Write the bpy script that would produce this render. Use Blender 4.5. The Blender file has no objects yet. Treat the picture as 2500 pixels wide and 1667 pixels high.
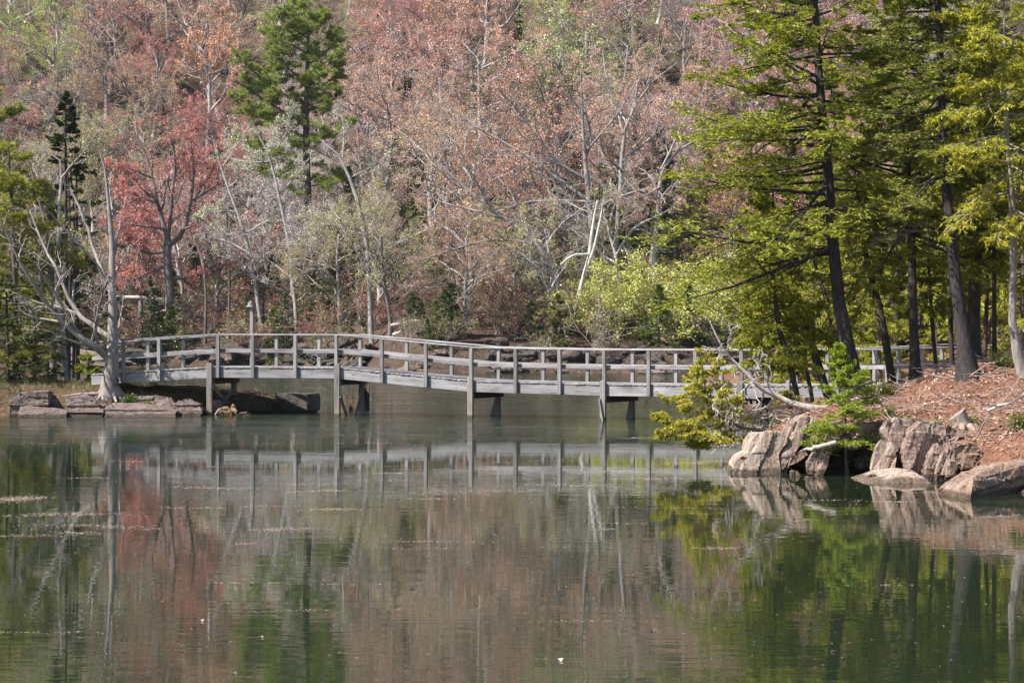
import bpy, bmesh, math, random
import numpy as np
from mathutils import Vector, Matrix, noise

scn = bpy.context.scene
COL = scn.collection
R_ = math.radians
HAZE = 0.0001

# ------------------------------------------------------------------ camera
FPX, HZ, CAMZ = 5580.0, 815.0, 2.2          # focal length in photo pixels, eye-level row, eye height
cam = bpy.data.cameras.new('camera'); cam_o = bpy.data.objects.new('camera', cam); COL.objects.link(cam_o)
cam.sensor_width = 36.0; cam.lens = 36.0*FPX/2500.0; cam.clip_start = 0.5; cam.clip_end = 3000
cam_o.location = (0, 0, CAMZ)
cam_o.rotation_euler = (R_(90)-math.atan((833.5-HZ)/FPX), 0, 0)
scn.camera = cam_o

# ------------------------------------------------------------------ sky, sun, exposure
SUN_EL = R_(50); SUN_H = Vector((-0.90, -0.44)).normalized()
to_sun = Vector((SUN_H.x*math.cos(SUN_EL), SUN_H.y*math.cos(SUN_EL), math.sin(SUN_EL)))
w = bpy.data.worlds.new('World'); scn.world = w; w.use_nodes = True
nt = w.node_tree; bg = nt.nodes['Background']
sky = nt.nodes.new('ShaderNodeTexSky'); sky.sky_type = 'NISHITA'; sky.sun_disc = False
sky.sun_elevation = SUN_EL; sky.sun_rotation = math.atan2(to_sun.x, to_sun.y)
sky.air_density = 1.0; sky.dust_density = 1.2
nt.links.new(sky.outputs[0], bg.inputs[0]); bg.inputs[1].default_value = 0.078
sl = bpy.data.lights.new('sun', 'SUN'); sl.energy = 5.0; sl.angle = R_(0.5); sl.color = (1.0, 0.93, 0.83)
so = bpy.data.objects.new('sun', sl); COL.objects.link(so)
so.rotation_euler = to_sun.to_track_quat('Z', 'Y').to_euler()
scn.view_settings.view_transform = 'Standard'; scn.view_settings.look = 'None'
scn.view_settings.exposure = 0.92; scn.view_settings.gamma = 1.0; scn.view_settings.use_curve_mapping = False
scn.render.engine = 'CYCLES'
cy = scn.cycles
cy.max_bounces = 6; cy.diffuse_bounces = 2; cy.glossy_bounces = 3; cy.transmission_bounces = 4; cy.transparent_max_bounces = 4
cy.caustics_reflective = False; cy.caustics_refractive = False; cy.sample_clamp_indirect = 4.0

# ------------------------------------------------------------------ helpers
def W(px, py, D):
    """point of the place seen at photo pixel px,py when it stands D metres away"""
    return np.array([(px-1250)/FPX*D, D, CAMZ-(py-HZ)/FPX*D])
def to_px(p):
    return 1250+p[0]/p[1]*FPX, HZ-(p[2]-CAMZ)/p[1]*FPX

def tag(o, label=None, cat=None, group=None, kind=None):
    if label: o['label'] = label
    if cat: o['category'] = cat
    if group: o['group'] = group
    if kind: o['kind'] = kind
    return o
def link(name, me, mat=None, parent=None, loc=(0, 0, 0), color=None):
    o = bpy.data.objects.new(name, me); COL.objects.link(o); o.location = loc
    if mat is not None and me is not None and len(me.materials) == 0: me.materials.append(mat)
    if parent is not None: o.parent = parent
    if color is not None: o.color = (*color, 1)
    return o
def empty(name, loc, label, cat, group=None, rz=0.0, sc=1.0):
    o = bpy.data.objects.new(name, None); COL.objects.link(o); o.location = loc
    o.rotation_euler = (0, 0, rz); o.scale = (sc, sc, sc); o.empty_display_size = .2
    return tag(o, label, cat, group)

def mesh_np(name, V, F, mat=None, smooth=False):
    V = np.asarray(V, np.float32).reshape(-1, 3); F = np.asarray(F, np.int32); k = F.shape[1]
    me = bpy.data.meshes.new(name)
    me.vertices.add(len(V)); me.vertices.foreach_set('co', V.ravel())
    me.loops.add(F.size); me.loops.foreach_set('vertex_index', F.ravel())
    me.polygons.add(len(F)); me.polygons.foreach_set('loop_start', np.arange(0, F.size, k, dtype=np.int32))
    me.polygons.foreach_set('loop_total', np.full(len(F), k, np.int32))
    me.polygons.foreach_set('use_smooth', np.full(len(F), smooth, bool))
    me.update(calc_edges=True)
    if mat: me.materials.append(mat)
    return me
def nrm(a):
    return a/np.maximum(np.linalg.norm(a, axis=-1, keepdims=True), 1e-9)

class Bag:
    """collects quads"""
    def __init__(s): s.V = []; s.F = []; s.n = 0
    def add(s, V, F):
        s.V.append(np.asarray(V, float).reshape(-1, 3)); s.F.append(np.asarray(F)+s.n); s.n += len(s.V[-1])
    def mesh(s, name, mat=None, smooth=False):
        return mesh_np(name, np.concatenate(s.V), np.concatenate(s.F), mat, smooth)

def tubes(bag, P, R, sides):
    n, k, _ = P.shape
    T = np.gradient(P, axis=1); T = nrm(T)
    d = nrm(P[:, -1]-P[:, 0]); ref = np.where(np.abs(d[:, 2:3]) < .8, np.array([[0, 0, 1.]]), np.array([[1., 0, 0]]))
    A = nrm(np.cross(T, ref[:, None, :])); B = np.cross(T, A)
    an = np.arange(sides)*2*np.pi/sides
    V = P[:, :, None, :]+R[:, :, None, None]*(np.cos(an)[None, None, :, None]*A[:, :, None, :]+np.sin(an)[None, None, :, None]*B[:, :, None, :])
    b = (np.arange(n)[:, None, None]*k+np.arange(k-1)[None, :, None])*sides
    j = np.arange(sides)[None, None, :]; j2 = (j+1) % sides
    F = np.stack([b+j, b+j2, b+sides+j2, b+sides+j], -1).reshape(-1, 4)
    bag.add(V.reshape(-1, 3), F)

def grow(start, d, L, k, wander, trop, rng):
    n = len(start); P = np.zeros((n, k, 3)); P[:, 0] = start; d = nrm(d); st = (L/(k-1))[:, None]
    trop = np.asarray(trop, float)
    for i in range(1, k):
        if i > 1: d = nrm(d+rng.normal(0, wander, (n, 3))+trop)
        P[:, i] = P[:, i-1]+d*st
    return P
def taper(r0, r1, k, p=1.0):
    t = np.linspace(0, 1, k)[None, :]**p
    return r0[:, None]*(1-t)+r1[:, None]*t
def at_t(P, R, idx, t):
    k = P.shape[1]; s = t*(k-1); i = np.minimum(s.astype(int), k-2); f = (s-i)
    p = P[idx, i]*(1-f)[:, None]+P[idx, i+1]*f[:, None]
    return p, nrm(P[idx, i+1]-P[idx, i]), R[idx, i]*(1-f)+R[idx, i+1]*f
def spawn(P, R, m, t0, t1, a0, a1, rng):
    n = len(P); idx = np.repeat(np.arange(n), m)
    t = t0+(t1-t0)*((np.tile(np.arange(m), n)+rng.uniform(0, 1, n*m))/m)
    p, tan, r = at_t(P, R, idx, np.clip(t, 0, .999))
    v = rng.normal(size=(n*m, 3)); v = nrm(v-(v*tan).sum(1, keepdims=True)*tan)
    a = np.radians(rng.uniform(a0, a1, n*m))[:, None]
    return idx, t, p, tan*np.cos(a)+v*np.sin(a), r
def side_spawn(P, R, m, t0, t1, a0, a1, rng, lift=.1):
    """twigs left and right of a branch, roughly in its own plane"""
    n = len(P); idx = np.repeat(np.arange(n), m)
    t = t0+(t1-t0)*((np.tile(np.arange(m), n)+rng.uniform(0, 1, n*m))/m)
    p, tan, r = at_t(P, R, idx, np.clip(t, 0, .999))
    s = nrm(np.cross(tan, np.array([[0, 0, 1.]]))+rng.normal(0, .15, (n*m, 3)))*np.where(np.tile(np.arange(m), n) % 2 == 0, 1, -1)[:, None]
    a = np.radians(rng.uniform(a0, a1, n*m))[:, None]
    d = tan*np.cos(a)+s*np.sin(a); d[:, 2] += rng.normal(lift-.06, .26, n*m)
    return idx, t, p, nrm(d), r
def blades(bag, c, u, l, wd, rng, tip=0.0):
    """pointed leaf faces: centre c, long axis u"""
    n = len(c); u = nrm(u); v = rng.normal(size=(n, 3)); v = nrm(np.cross(u, v))
    l = np.broadcast_to(l, (n,))[:, None]*.5; wd = np.broadcast_to(wd, (n,))[:, None]*.5
    V = np.stack([c-u*l+v*wd, c-u*l-v*wd, c+u*l], 1)
    bag.add(V, np.arange(3*n).reshape(n, 3))
def chaikin(pts, n=2):
    pts = np.asarray(pts, float)
    for _ in range(n):
        q = np.empty((2*(len(pts)-1)+2, pts.shape[1])); q[0] = pts[0]; q[-1] = pts[-1]
        q[1:-1:2] = .75*pts[:-1]+.25*pts[1:]; q[2:-1:2] = .25*pts[:-1]+.75*pts[1:]
        pts = q
    return pts
def resample(pts, k):
    pts = np.asarray(pts, float); s = np.r_[0, np.cumsum(np.linalg.norm(np.diff(pts[:, :3], axis=0), axis=1))]
    t = np.linspace(0, s[-1], k)
    return np.stack([np.interp(t, s, pts[:, i]) for i in range(pts.shape[1])], 1)
def path(pts, k=12):
    """pts: rows of x,y,z,r -> smooth (1,k,3),(1,k)"""
    q = resample(chaikin(pts), k)
    return q[None, :, :3], q[None, :, 3]

# ------------------------------------------------------------------ materials
def newmat(name):
    m = bpy.data.materials.new(name); m.use_nodes = True; t = m.node_tree
    for n in list(t.nodes): t.nodes.remove(n)
    out = t.nodes.new('ShaderNodeOutputMaterial')
    return m, t, out
def N(t, typ, **kw):
    n = t.nodes.new(typ)
    for k, v in kw.items():
        if k.startswith('i_'): n.inputs[k[2:].replace('_', ' ')].default_value = v
        else: setattr(n, k, v)
    return n
def ramp(t, fac, stops, interp='LINEAR'):
    n = t.nodes.new('ShaderNodeValToRGB'); e = n.color_ramp.elements; n.color_ramp.interpolation = interp
    while len(e) < len(stops): e.new(0.5)
    for i, (p, c) in enumerate(stops):
        e[i].position = p; e[i].color = (*c, 1) if len(c) == 3 else c
    t.links.new(fac, n.inputs[0]); return n
def mixc(t, a, b, fac, mode='MIX'):
    n = t.nodes.new('ShaderNodeMix'); n.data_type = 'RGBA'; n.blend_type = mode
    for sock, v in ((n.inputs[6], a), (n.inputs[7], b), (n.inputs[0], fac)):
        if hasattr(v, 'is_output'): t.links.new(v, sock)
        else: sock.default_value = v if not isinstance(v, tuple) or len(v) == 4 else (*v, 1)
    return n.outputs[2]
def noise_t(t, vec, scale, detail=3, rough=.55, mapping=None):
    if mapping:
        mp = t.nodes.new('ShaderNodeMapping'); t.links.new(vec, mp.inputs[0])
        mp.inputs['Scale'].default_value = mapping[0]
        if len(mapping) > 1: mp.inputs['Rotation'].default_value = mapping[1]
        vec = mp.outputs[0]
    n = t.nodes.new('ShaderNodeTexNoise'); n.inputs['Scale'].default_value = scale
    n.inputs['Detail'].default_value = detail; n.inputs['Roughness'].default_value = rough
    t.links.new(vec, n.inputs['Vector']); return n.outputs[0]
def bump(t, h, strength, dist):
    b = t.nodes.new('ShaderNodeBump'); b.inputs['Strength'].default_value = strength; b.inputs['Distance'].default_value = dist
    t.links.new(h, b.inputs['Height']); return b.outputs[0]
def principled(t, out, col, rough=.8, normal=None, spec=.3):
    p = t.nodes.new('ShaderNodeBsdfPrincipled')
    if hasattr(col, 'is_output'): t.links.new(col, p.inputs['Base Color'])
    else: p.inputs['Base Color'].default_value = (*col, 1)
    p.inputs['Roughness'].default_value = rough; p.inputs['Specular IOR Level'].default_value = spec
    if normal is not None: t.links.new(normal, p.inputs['Normal'])
    t.links.new(p.outputs[0], out.inputs[0]); return p

def leaf_material(name, trans=.35, var=.4, hue=.03, gloss=.06):
    m, t, out = newmat(name)
    oi = N(t, 'ShaderNodeObjectInfo'); g = N(t, 'ShaderNodeNewGeometry')
    mr = N(t, 'ShaderNodeMapRange'); t.links.new(g.outputs['Random Per Island'], mr.inputs[0])
    mr.inputs[3].default_value = 1-var; mr.inputs[4].default_value = 1+var
    wn = N(t, 'ShaderNodeTexWhiteNoise', noise_dimensions='1D'); t.links.new(g.outputs['Random Per Island'], wn.inputs['W'])
    mh = N(t, 'ShaderNodeMapRange'); t.links.new(wn.outputs[0], mh.inputs[0]); mh.inputs[3].default_value = .5-hue; mh.inputs[4].default_value = .5+hue
    hs = N(t, 'ShaderNodeHueSaturation'); t.links.new(oi.outputs['Color'], hs.inputs['Color'])
    t.links.new(mh.outputs[0], hs.inputs['Hue']); t.links.new(mr.outputs[0], hs.inputs['Value'])
    d = N(t, 'ShaderNodeBsdfDiffuse'); tr = N(t, 'ShaderNodeBsdfTranslucent'); gl = N(t, 'ShaderNodeBsdfGlossy'); gl.inputs['Roughness'].default_value = .45
    t.links.new(hs.outputs[0], d.inputs[0]); t.links.new(hs.outputs[0], tr.inputs[0])
    m1 = N(t, 'ShaderNodeMixShader'); m1.inputs[0].default_value = trans
    t.links.new(d.outputs[0], m1.inputs[1]); t.links.new(tr.outputs[0], m1.inputs[2])
    m2 = N(t, 'ShaderNodeMixShader'); m2.inputs[0].default_value = gloss
    t.links.new(m1.outputs[0], m2.inputs[1]); t.links.new(gl.outputs[0], m2.inputs[2])
    t.links.new(m2.outputs[0], out.inputs[0]); return m
def bark_material(name, sc=6.0, contrast=.55, bmp=.5):
    m, t, out = newmat(name)
    oi = N(t, 'ShaderNodeObjectInfo'); tc = N(t, 'ShaderNodeTexCoord')
    n1 = noise_t(t, tc.outputs['Object'], sc, 5, .65, ((3, 3, .6),))
    n2 = noise_t(t, tc.outputs['Object'], 1.3, 3, .6)
    r1 = ramp(t, n1, [(.3, (1-contrast,)*3), (.7, (1.25,)*3)])
    r2 = ramp(t, n2, [(.35, (.75, .74, .73)), (.65, (1.15, 1.15, 1.17))])
    c = mixc(t, oi.outputs['Color'], r1.outputs[0], 1.0, 'MULTIPLY'); c = mixc(t, c, r2.outputs[0], 1.0, 'MULTIPLY')
    principled(t, out, c, .9, bump(t, n1, bmp, .03), .15); return m
def rock_material(name, c, rot=(0, 0, 0), stretch=(14, 3, 1.2), rust=.35, speck=.5, bmp=.6):
    """c: dark, mid, pale colours of the bands"""
    m, t, out = newmat(name); tc = N(t, 'ShaderNodeTexCoord'); v = tc.outputs['Object']
    warp = noise_t(t, v, 2.0, 3, .6)
    vm = N(t, 'ShaderNodeVectorMath', operation='MULTIPLY_ADD'); vm.inputs[1].default_value = (.5, .5, .5); t.links.new(warp, vm.inputs[0]); t.links.new(v, vm.inputs[2])
    band = noise_t(t, vm.outputs[0], 1.0, 5, .62, (stretch, rot))
    fine = noise_t(t, v, 26, 4, .7)
    big = noise_t(t, v, 1.6, 4, .6)
    cr = ramp(t, band, [(.28, c[0]), (.42, c[1]), (.55, tuple(.5*(a+b) for a, b in zip(c[1], c[2]))), (.68, c[2]), (.8, c[1])])
    rr = ramp(t, big, [(.5, (0, 0, 0)), (.68, (rust,)*3)])
    col = mixc(t, cr.outputs[0], (.34, .17, .08), rr.outputs[0])
    fr = ramp(t, fine, [(.3, (1-speck,)*3), (.62, (1.12,)*3)])
    col = mixc(t, col, fr.outputs[0], 1.0, 'MULTIPLY')
    gp = N(t, 'ShaderNodeNewGeometry'); sp = N(t, 'ShaderNodeSeparateXYZ'); t.links.new(gp.outputs['Position'], sp.inputs[0])     # wet foot at the waterline
    wz = N(t, 'ShaderNodeMath', operation='MULTIPLY_ADD'); t.links.new(big, wz.inputs[0]); wz.inputs[1].default_value = -.12; t.links.new(sp.outputs[2], wz.inputs[2])
    wf = ramp(t, wz.outputs[0], [(.0, (.38, .36, .34)), (.035, (1, 1, 1))]); col = mixc(t, col, wf.outputs[0], 1.0, 'MULTIPLY')
    hh = N(t, 'ShaderNodeMath', operation='ADD'); t.links.new(band, hh.inputs[0])
    h2 = N(t, 'ShaderNodeMath', operation='MULTIPLY'); h2.inputs[1].default_value = .4; t.links.new(fine, h2.inputs[0]); t.links.new(h2.outputs[0], hh.inputs[1])
    principled(t, out, col, .82, bump(t, hh.outputs[0], bmp, .06), .25); return m
def ground_material(name, cols, sc=1.0, flecks=None, bmp=.6):
    m, t, out = newmat(name); tc = N(t, 'ShaderNodeTexCoord'); v = tc.outputs['Object']
    a = noise_t(t, v, .5*sc, 5, .65); b = noise_t(t, v, 7*sc, 4, .7)
    col = ramp(t, a, [(.3, cols[0]), (.5, cols[1]), (.7, cols[2])]).outputs[0]
    col = mixc(t, col, ramp(t, b, [(.3, (.45,)*3), (.65, (1.3,)*3)]).outputs[0], 1.0, 'MULTIPLY')
    if flecks:
        vo = N(t, 'ShaderNodeTexVoronoi'); vo.inputs['Scale'].default_value = 9*sc; t.links.new(v, vo.inputs['Vector'])
        f = ramp(t, vo.outputs['Distance'], [(.18, (1,)*3), (.3, (0,)*3)])
        s = N(t, 'ShaderNodeSeparateColor'); t.links.new(vo.outputs['Color'], s.inputs[0])
        k = ramp(t, s.outputs[0], [(.35, (0,)*3), (.4, (.8,)*3)])
        mm = N(t, 'ShaderNodeMath', operation='MULTIPLY'); t.links.new(f.outputs[0], mm.inputs[0]); t.links.new(k.outputs[0], mm.inputs[1])
        fc = mixc(t, flecks[0], flecks[1], s.outputs[1])
        col = mixc(t, col, fc, mm.outputs[0])
    principled(t, out, col, .95, bump(t, b, bmp, .08), .1); return m
def wood_material(name, c0, c1, wet=False):
    m, t, out = newmat(name); tc = N(t, 'ShaderNodeTexCoord'); oi = N(t, 'ShaderNodeObjectInfo')
    sc = N(t, 'ShaderNodeVectorMath', operation='SCALE'); sc.inputs['Scale'].default_value = 37.0
    cb = N(t, 'ShaderNodeCombineXYZ'); t.links.new(oi.outputs['Random'], cb.inputs[0]); t.links.new(oi.outputs['Random'], cb.inputs[1]); t.links.new(cb.outputs[0], sc.inputs[0])
    ad = N(t, 'ShaderNodeVectorMath', operation='ADD'); t.links.new(tc.outputs['Object'], ad.inputs[0]); t.links.new(sc.outputs[0], ad.inputs[1]); v = ad.outputs[0]
    g = noise_t(t, v, 1.0, 5, .65, ((1.2, 55, 55),)); bl = noise_t(t, v, 1.0, 3, .6, ((1.3, 7, 7),))
    vo = N(t, 'ShaderNodeTexVoronoi'); mp = N(t, 'ShaderNodeMapping'); t.links.new(v, mp.inputs[0]); mp.inputs['Scale'].default_value = (2.4, 7, 7); t.links.new(mp.outputs[0], vo.inputs['Vector']); vo.inputs['Scale'].default_value = 1.0
    knot = ramp(t, vo.outputs['Distance'], [(.06, (.35, .3, .27)), (.13, (1, 1, 1))])
    col = ramp(t, g, [(.25, c0), (.7, c1)]).outputs[0]
    col = mixc(t, col, ramp(t, bl, [(.25, (.5, .46, .44)), (.42, (.85, .83, .82)), (.55, (1, 1, 1.01)), (.7, (1.2, 1.2, 1.22))]).outputs[0], 1.0, 'MULTIPLY')
    col = mixc(t, col, knot.outputs[0], 1.0, 'MULTIPLY')
    vr = N(t, 'ShaderNodeMapRange'); t.links.new(oi.outputs['Random'], vr.inputs[0]); vr.inputs[3].default_value = .74; vr.inputs[4].default_value = 1.14
    hs = N(t, 'ShaderNodeHueSaturation'); t.links.new(col, hs.inputs['Color']); t.links.new(vr.outputs[0], hs.inputs['Value']); col = hs.outputs[0]
    if wet:   # tide stains on the piles: rust streaks and a green-white crust
        gp = N(t, 'ShaderNodeNewGeometry'); sp = N(t, 'ShaderNodeSeparateXYZ'); t.links.new(gp.outputs['Position'], sp.inputs[0])
        wn = noise_t(t, gp.outputs['Position'], 1.0, 4, .6, ((12, 12, 2.5),))
        zz = N(t, 'ShaderNodeMath', operation='MULTIPLY_ADD'); t.links.new(wn, zz.inputs[0]); zz.inputs[1].default_value = -.7; t.links.new(sp.outputs[2], zz.inputs[2])
        col = mixc(t, ramp(t, zz.outputs[0], [(.0, (1,)*3), (.35, (0,)*3)]).outputs[0], (0, 0, 0, 1), 0.0) if False else col
        f1 = ramp(t, zz.outputs[0], [(.0, (.4,)*3), (.15, (0,)*3)]); col = mixc(t, col, (.24, .16, .12), f1.outputs[0])
        zz2 = N(t, 'ShaderNodeMath', operation='ADD'); zz2.inputs[1].default_value = .45; t.links.new(zz.outputs[0], zz2.inputs[0])
        f2 = ramp(t, zz2.outputs[0], [(.1, (.7,)*3), (.3, (0,)*3)]); col = mixc(t, col, (.28, .285, .23), f2.outputs[0])
        f3 = ramp(t, sp.outputs[2], [(.05, (.8,)*3), (.11, (0,)*3)]); col = mixc(t, col, (.045, .038, .032), f3.outputs[0])
    principled(t, out, col, .85, bump(t, g, .35, .006), .2); return m

MAT = dict(
    bud=leaf_material('bud', .3, .4, .03), needle=leaf_material('needle', .25, .55, .03, .04), cedar=leaf_material('cedar_leaf', .42, .5, .03, .03),
    leaf=leaf_material('young_leaf', .45, .3, .02), bark=bark_material('bark'), darkbark=bark_material('rough_bark', 9, .65, .9),
    deadwood=bark_material('dead_wood', 5, .4, .5),
    wood=wood_material('weathered_wood', (.20, .195, .20), (.46, .46, .49)), post=wood_material('weathered_post', (.17, .165, .17), (.36, .355, .37)),
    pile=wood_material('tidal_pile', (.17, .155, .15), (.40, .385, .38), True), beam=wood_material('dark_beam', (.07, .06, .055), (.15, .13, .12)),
    rock=rock_material('cliff_rock', ((.06, .042, .038), (.235, .165, .14), (.43, .36, .32)), (0, R_(-14), 0), (13, 4, 1.1), .45),
    slab=rock_material('pale_slab_rock', ((.11, .075, .065), (.31, .23, .19), (.52, .45, .40)), (0, R_(-16), R_(10)), (15, 4, 1.3), .3, .3),
    ledge=rock_material('shore_ledge_rock', ((.05, .043, .042), (.155, .122, .115), (.27, .215, .20)), (0, R_(12), 0), (1.6, 4, 11), .15),
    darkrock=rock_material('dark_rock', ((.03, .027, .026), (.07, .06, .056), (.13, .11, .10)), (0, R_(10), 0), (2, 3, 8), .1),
    boulder=rock_material('boulder_rock', ((.08, .055, .045), (.23, .155, .12), (.37, .29, .24)), (R_(20), R_(35), 0), (3, 3, 10), .5),
    ochre=rock_material('ochre_stone', ((.20, .11, .06), (.40, .25, .14), (.55, .40, .27)), (0, 0, 0), (3, 3, 6), .3),
    concrete=rock_material('old_concrete', ((.07, .065, .06), (.13, .12, .11), (.24, .22, .20)), (0, 0, 0), (3, 3, 3), .1),
    duff=ground_material('forest_duff', ((.12, .055, .036), (.19, .095, .063), (.21, .13, .095)), 1.6, ((.36, .25, .19, 1), (.24, .12, .08, 1))),
    hillfloor=ground_material('hill_leaf_litter', ((.04, .034, .027), (.085, .058, .047), (.055, .052, .032)), .5, ((.30, .19, .155, 1), (.17, .09, .065, 1))),
    turf=ground_material('spit_turf', ((.075, .048, .033), (.11, .075, .048), (.08, .078, .034)), 1.4, ((.34, .24, .15, 1), (.22, .12, .07, 1))),
)

# ------------------------------------------------------------------ land
def nz(x, y, z=0.0): return noise.noise(Vector((x, y, z)))
def sstep(a, b, x):
    t = np.clip((x-a)/(b-a), 0, 1); return t*t*(3-2*t)
def shore_y(x):
    x = np.asarray(x, float)
    return 129+25*(1-sstep(-19, -3, x))+1.6*np.sin(x*.45+1)+.8*np.sin(x*1.3)
def hill_z(x, y):
    x = np.asarray(x, float); y = np.asarray(y, float); d = y-shore_y(x)
    sp = 6*np.log1p(np.exp(np.clip((d-16)/6, -30, 30)))
    up = .9*(1-np.exp(-np.maximum(d, 0)/1.1))+.17*np.maximum(d, 0)+.36*sp
    up = up+(.5*np.sin(x*.31+y*.17)+.35*np.sin(x*.7-y*.43))*sstep(2, 14, d)
    return np.where(d > 0, up, np.maximum(.35*d, -1.2))
def polydist(X, Y, pts):
    d = np.full(X.shape, 1e9); sgn = np.ones(X.shape)
    for (x0, y0), (x1, y1) in zip(pts[:-1], pts[1:]):
        dx, dy = x1-x0, y1-y0; t = np.clip(((X-x0)*dx+(Y-y0)*dy)/(dx*dx+dy*dy), 0, 1)
        q = np.hypot(X-x0-t*dx, Y-y0-t*dy); cr = dx*(Y-y0)-dy*(X-x0)
        sgn = np.where(q < d, np.sign(cr), sgn); d = np.minimum(d, q)
    return d*sgn
FRONT = [(3.75, 37.6), (4.1, 37.5), (5.0, 37.45), (5.75, 36.7), (6.3, 35.8), (6.75, 34.5), (7.0, 33.3), (8.2, 32.3), (16, 30.8)]
LEFTL = [(7.6, 95), (7.7, 74), (8.6, 66), (9.5, 58.5), (7.5, 50), (5.9, 44), (4.75, 40), (3.75, 37.6)]
def bank_z(x, y):
    x = np.asarray(x, float); y = np.asarray(y, float)
    df = polydist(x, y, FRONT); dl = polydist(x, y, LEFTL)
    st = .82-.34*sstep(5.7, 6.7, x)
    zf = np.where(df > 0, st*(1-np.exp(-np.maximum(df, 0)/.14))+(.185+.10*sstep(6.2, 7.4, x))*np.maximum(df, 0), df*1.5)
    zl = np.where(dl > 0, .55*(1-np.exp(-np.maximum(dl, 0)/.25))+.36*np.maximum(dl, 0), dl*.8)
    z = 1.2+.75*np.tanh((np.minimum(zf, zl)-1.2)/.75)
    return np.maximum(np.where(np.minimum(zf, zl) > 1.2, z, np.minimum(zf, zl)), -.9)
SPIT = [(-40, 61.2), (-14, 61.3), (-11.5, 61.3), (-9.2, 61.9), (-7.9, 62.8), (-6.2, 63.7), (-5.4, 64.5), (-6.6, 65.4), (-8.8, 66.6), (-12, 69), (-14, 76), (-17, 90), (-40, 96)]
def spit_z(x, y):
    x = np.asarray(x, float); y = np.asarray(y, float)
    d = polydist(x, y, SPIT)
    return np.where(d > 0, .72*(1-np.exp(-d/.75))+.03*d, np.maximum(d*.5, -.8))

def sheet(name, x0, x1, y0, y1, step, fn, mat, rough=.06, fr=1.0, stepy=None):
    xs = np.arange(x0, x1+1e-6, step); ys = np.arange(y0, y1+1e-6, stepy or step)
    X, Y = np.meshgrid(xs, ys); Z = fn(X, Y)
    if rough:
        fl = np.array([noise.fractal(Vector((a*fr, b*fr, 3.1)), 1.0, 2.1, 4) for a, b in zip(X.ravel(), Y.ravel())]).reshape(X.shape)
        Z = Z+fl*rough*np.clip((Z+.2)*2, 0, 1)
    V = np.stack([X, Y, Z], -1).reshape(-1, 3); nx = len(xs)
    i = np.arange(len(ys)-1)[:, None]*nx+np.arange(nx-1)[None, :]
    F = np.stack([i, i+1, i+nx+1, i+nx], -1).reshape(-1, 4)
    keep = (V[F, 2].max(1) > -.6); F = F[keep]
    o = link(name, mesh_np(name, V, F, mat, True)); tag(o, kind='structure'); return o
sheet('hillside', -110, 110, 124, 330, 1.6, hill_z, MAT['hillfloor'], .35, .35)
sheet('wooded_bank', 2.8, 24, 29.5, 92, .15, bank_z, MAT['duff'], .10, 1.6, .2)
sheet('shore_spit', -32, -4, 60, 92, .17, spit_z, MAT['turf'], .10, 1.4)
bed = mesh_np('lake_bed', [(-300, -60, -1.3), (300, -60, -1.3), (300, 335, -1.3), (-300, 335, -1.3)], [[0, 1, 2, 3]], MAT['duff'])
tag(link('ground', bed), kind='structure')

# water: one still sheet; fine ripples come as relief in the surface
m, t, out = newmat('pond_water')
gp = N(t, 'ShaderNodeNewGeometry'); pos = gp.outputs['Position']
r1 = noise_t(t, pos, 1.0, 3, .55, ((.45, 2.3, 1),))
r2 = noise_t(t, pos, 1.0, 2, .5, ((1.7, 7.5, 1),))
patch = noise_t(t, pos, 1.0, 3, .55, ((.045, .11, 1),))
sy = N(t, 'ShaderNodeSeparateXYZ'); t.links.new(pos, sy.inputs[0])
lane = N(t, 'ShaderNodeMapRange', interpolation_type='SMOOTHSTEP'); t.links.new(sy.outputs[1], lane.inputs[0]); lane.inputs[1].default_value = 43; lane.inputs[2].default_value = 52; lane.inputs[3].default_value = 0; lane.inputs[4].default_value = .30   # a breeze ruffles the water towards the bridge
pl_ = N(t, 'ShaderNodeMath', operation='ADD'); t.links.new(patch, pl_.inputs[0]); t.links.new(lane.outputs[0], pl_.inputs[1])
pm = ramp(t, pl_.outputs[0], [(.40, (.06,)*3), (.60, (.24,)*3), (.85, (1.0,)*3)])
s1 = N(t, 'ShaderNodeMath', operation='MULTIPLY_ADD'); t.links.new(r2, s1.inputs[0]); s1.inputs[1].default_value = .30; t.links.new(r1, s1.inputs[2])
s2 = N(t, 'ShaderNodeMath', operation='MULTIPLY'); t.links.new(s1.outputs[0], s2.inputs[0]); t.links.new(pm.outputs[0], s2.inputs[1])
wp = principled(t, out, (.016, .026, .013), .012, bump(t, s2.outputs[0], 1.0, .0100), .5); wp.inputs['IOR'].default_value = 1.333
# cat's-paws: within the breezy lane part of the surface is ruffled by tiny ripples
l2 = N(t, 'ShaderNodeMapRange', interpolation_type='SMOOTHSTEP'); t.links.new(sy.outputs[1], l2.inputs[0]); l2.inputs[1].default_value = 37; l2.inputs[2].default_value = 50; l2.inputs[3].default_value = 0; l2.inputs[4].default_value = .6
ln = noise_t(t, pos, 1.0, 4, .6, ((.10, .55, 1),)); lr = ramp(t, ln, [(.38, (.35,)*3), (.6, (1,)*3)])
lm_ = N(t, 'ShaderNodeMath', operation='MULTIPLY'); t.links.new(l2.outputs[0], lm_.inputs[0]); t.links.new(lr.outputs[0], lm_.inputs[1])
p2 = N(t, 'ShaderNodeBsdfPrincipled'); p2.inputs['Base Color'].default_value = (.016, .026, .013, 1); p2.inputs['Roughness'].default_value = .36; p2.inputs['IOR'].default_value = 1.333
mx = N(t, 'ShaderNodeMixShader'); t.links.new(lm_.outputs[0], mx.inputs[0]); t.links.new(wp.outputs[0], mx.inputs[1]); t.links.new(p2.outputs[0], mx.inputs[2]); t.links.new(mx.outputs[0], out.inputs[0])
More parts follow.
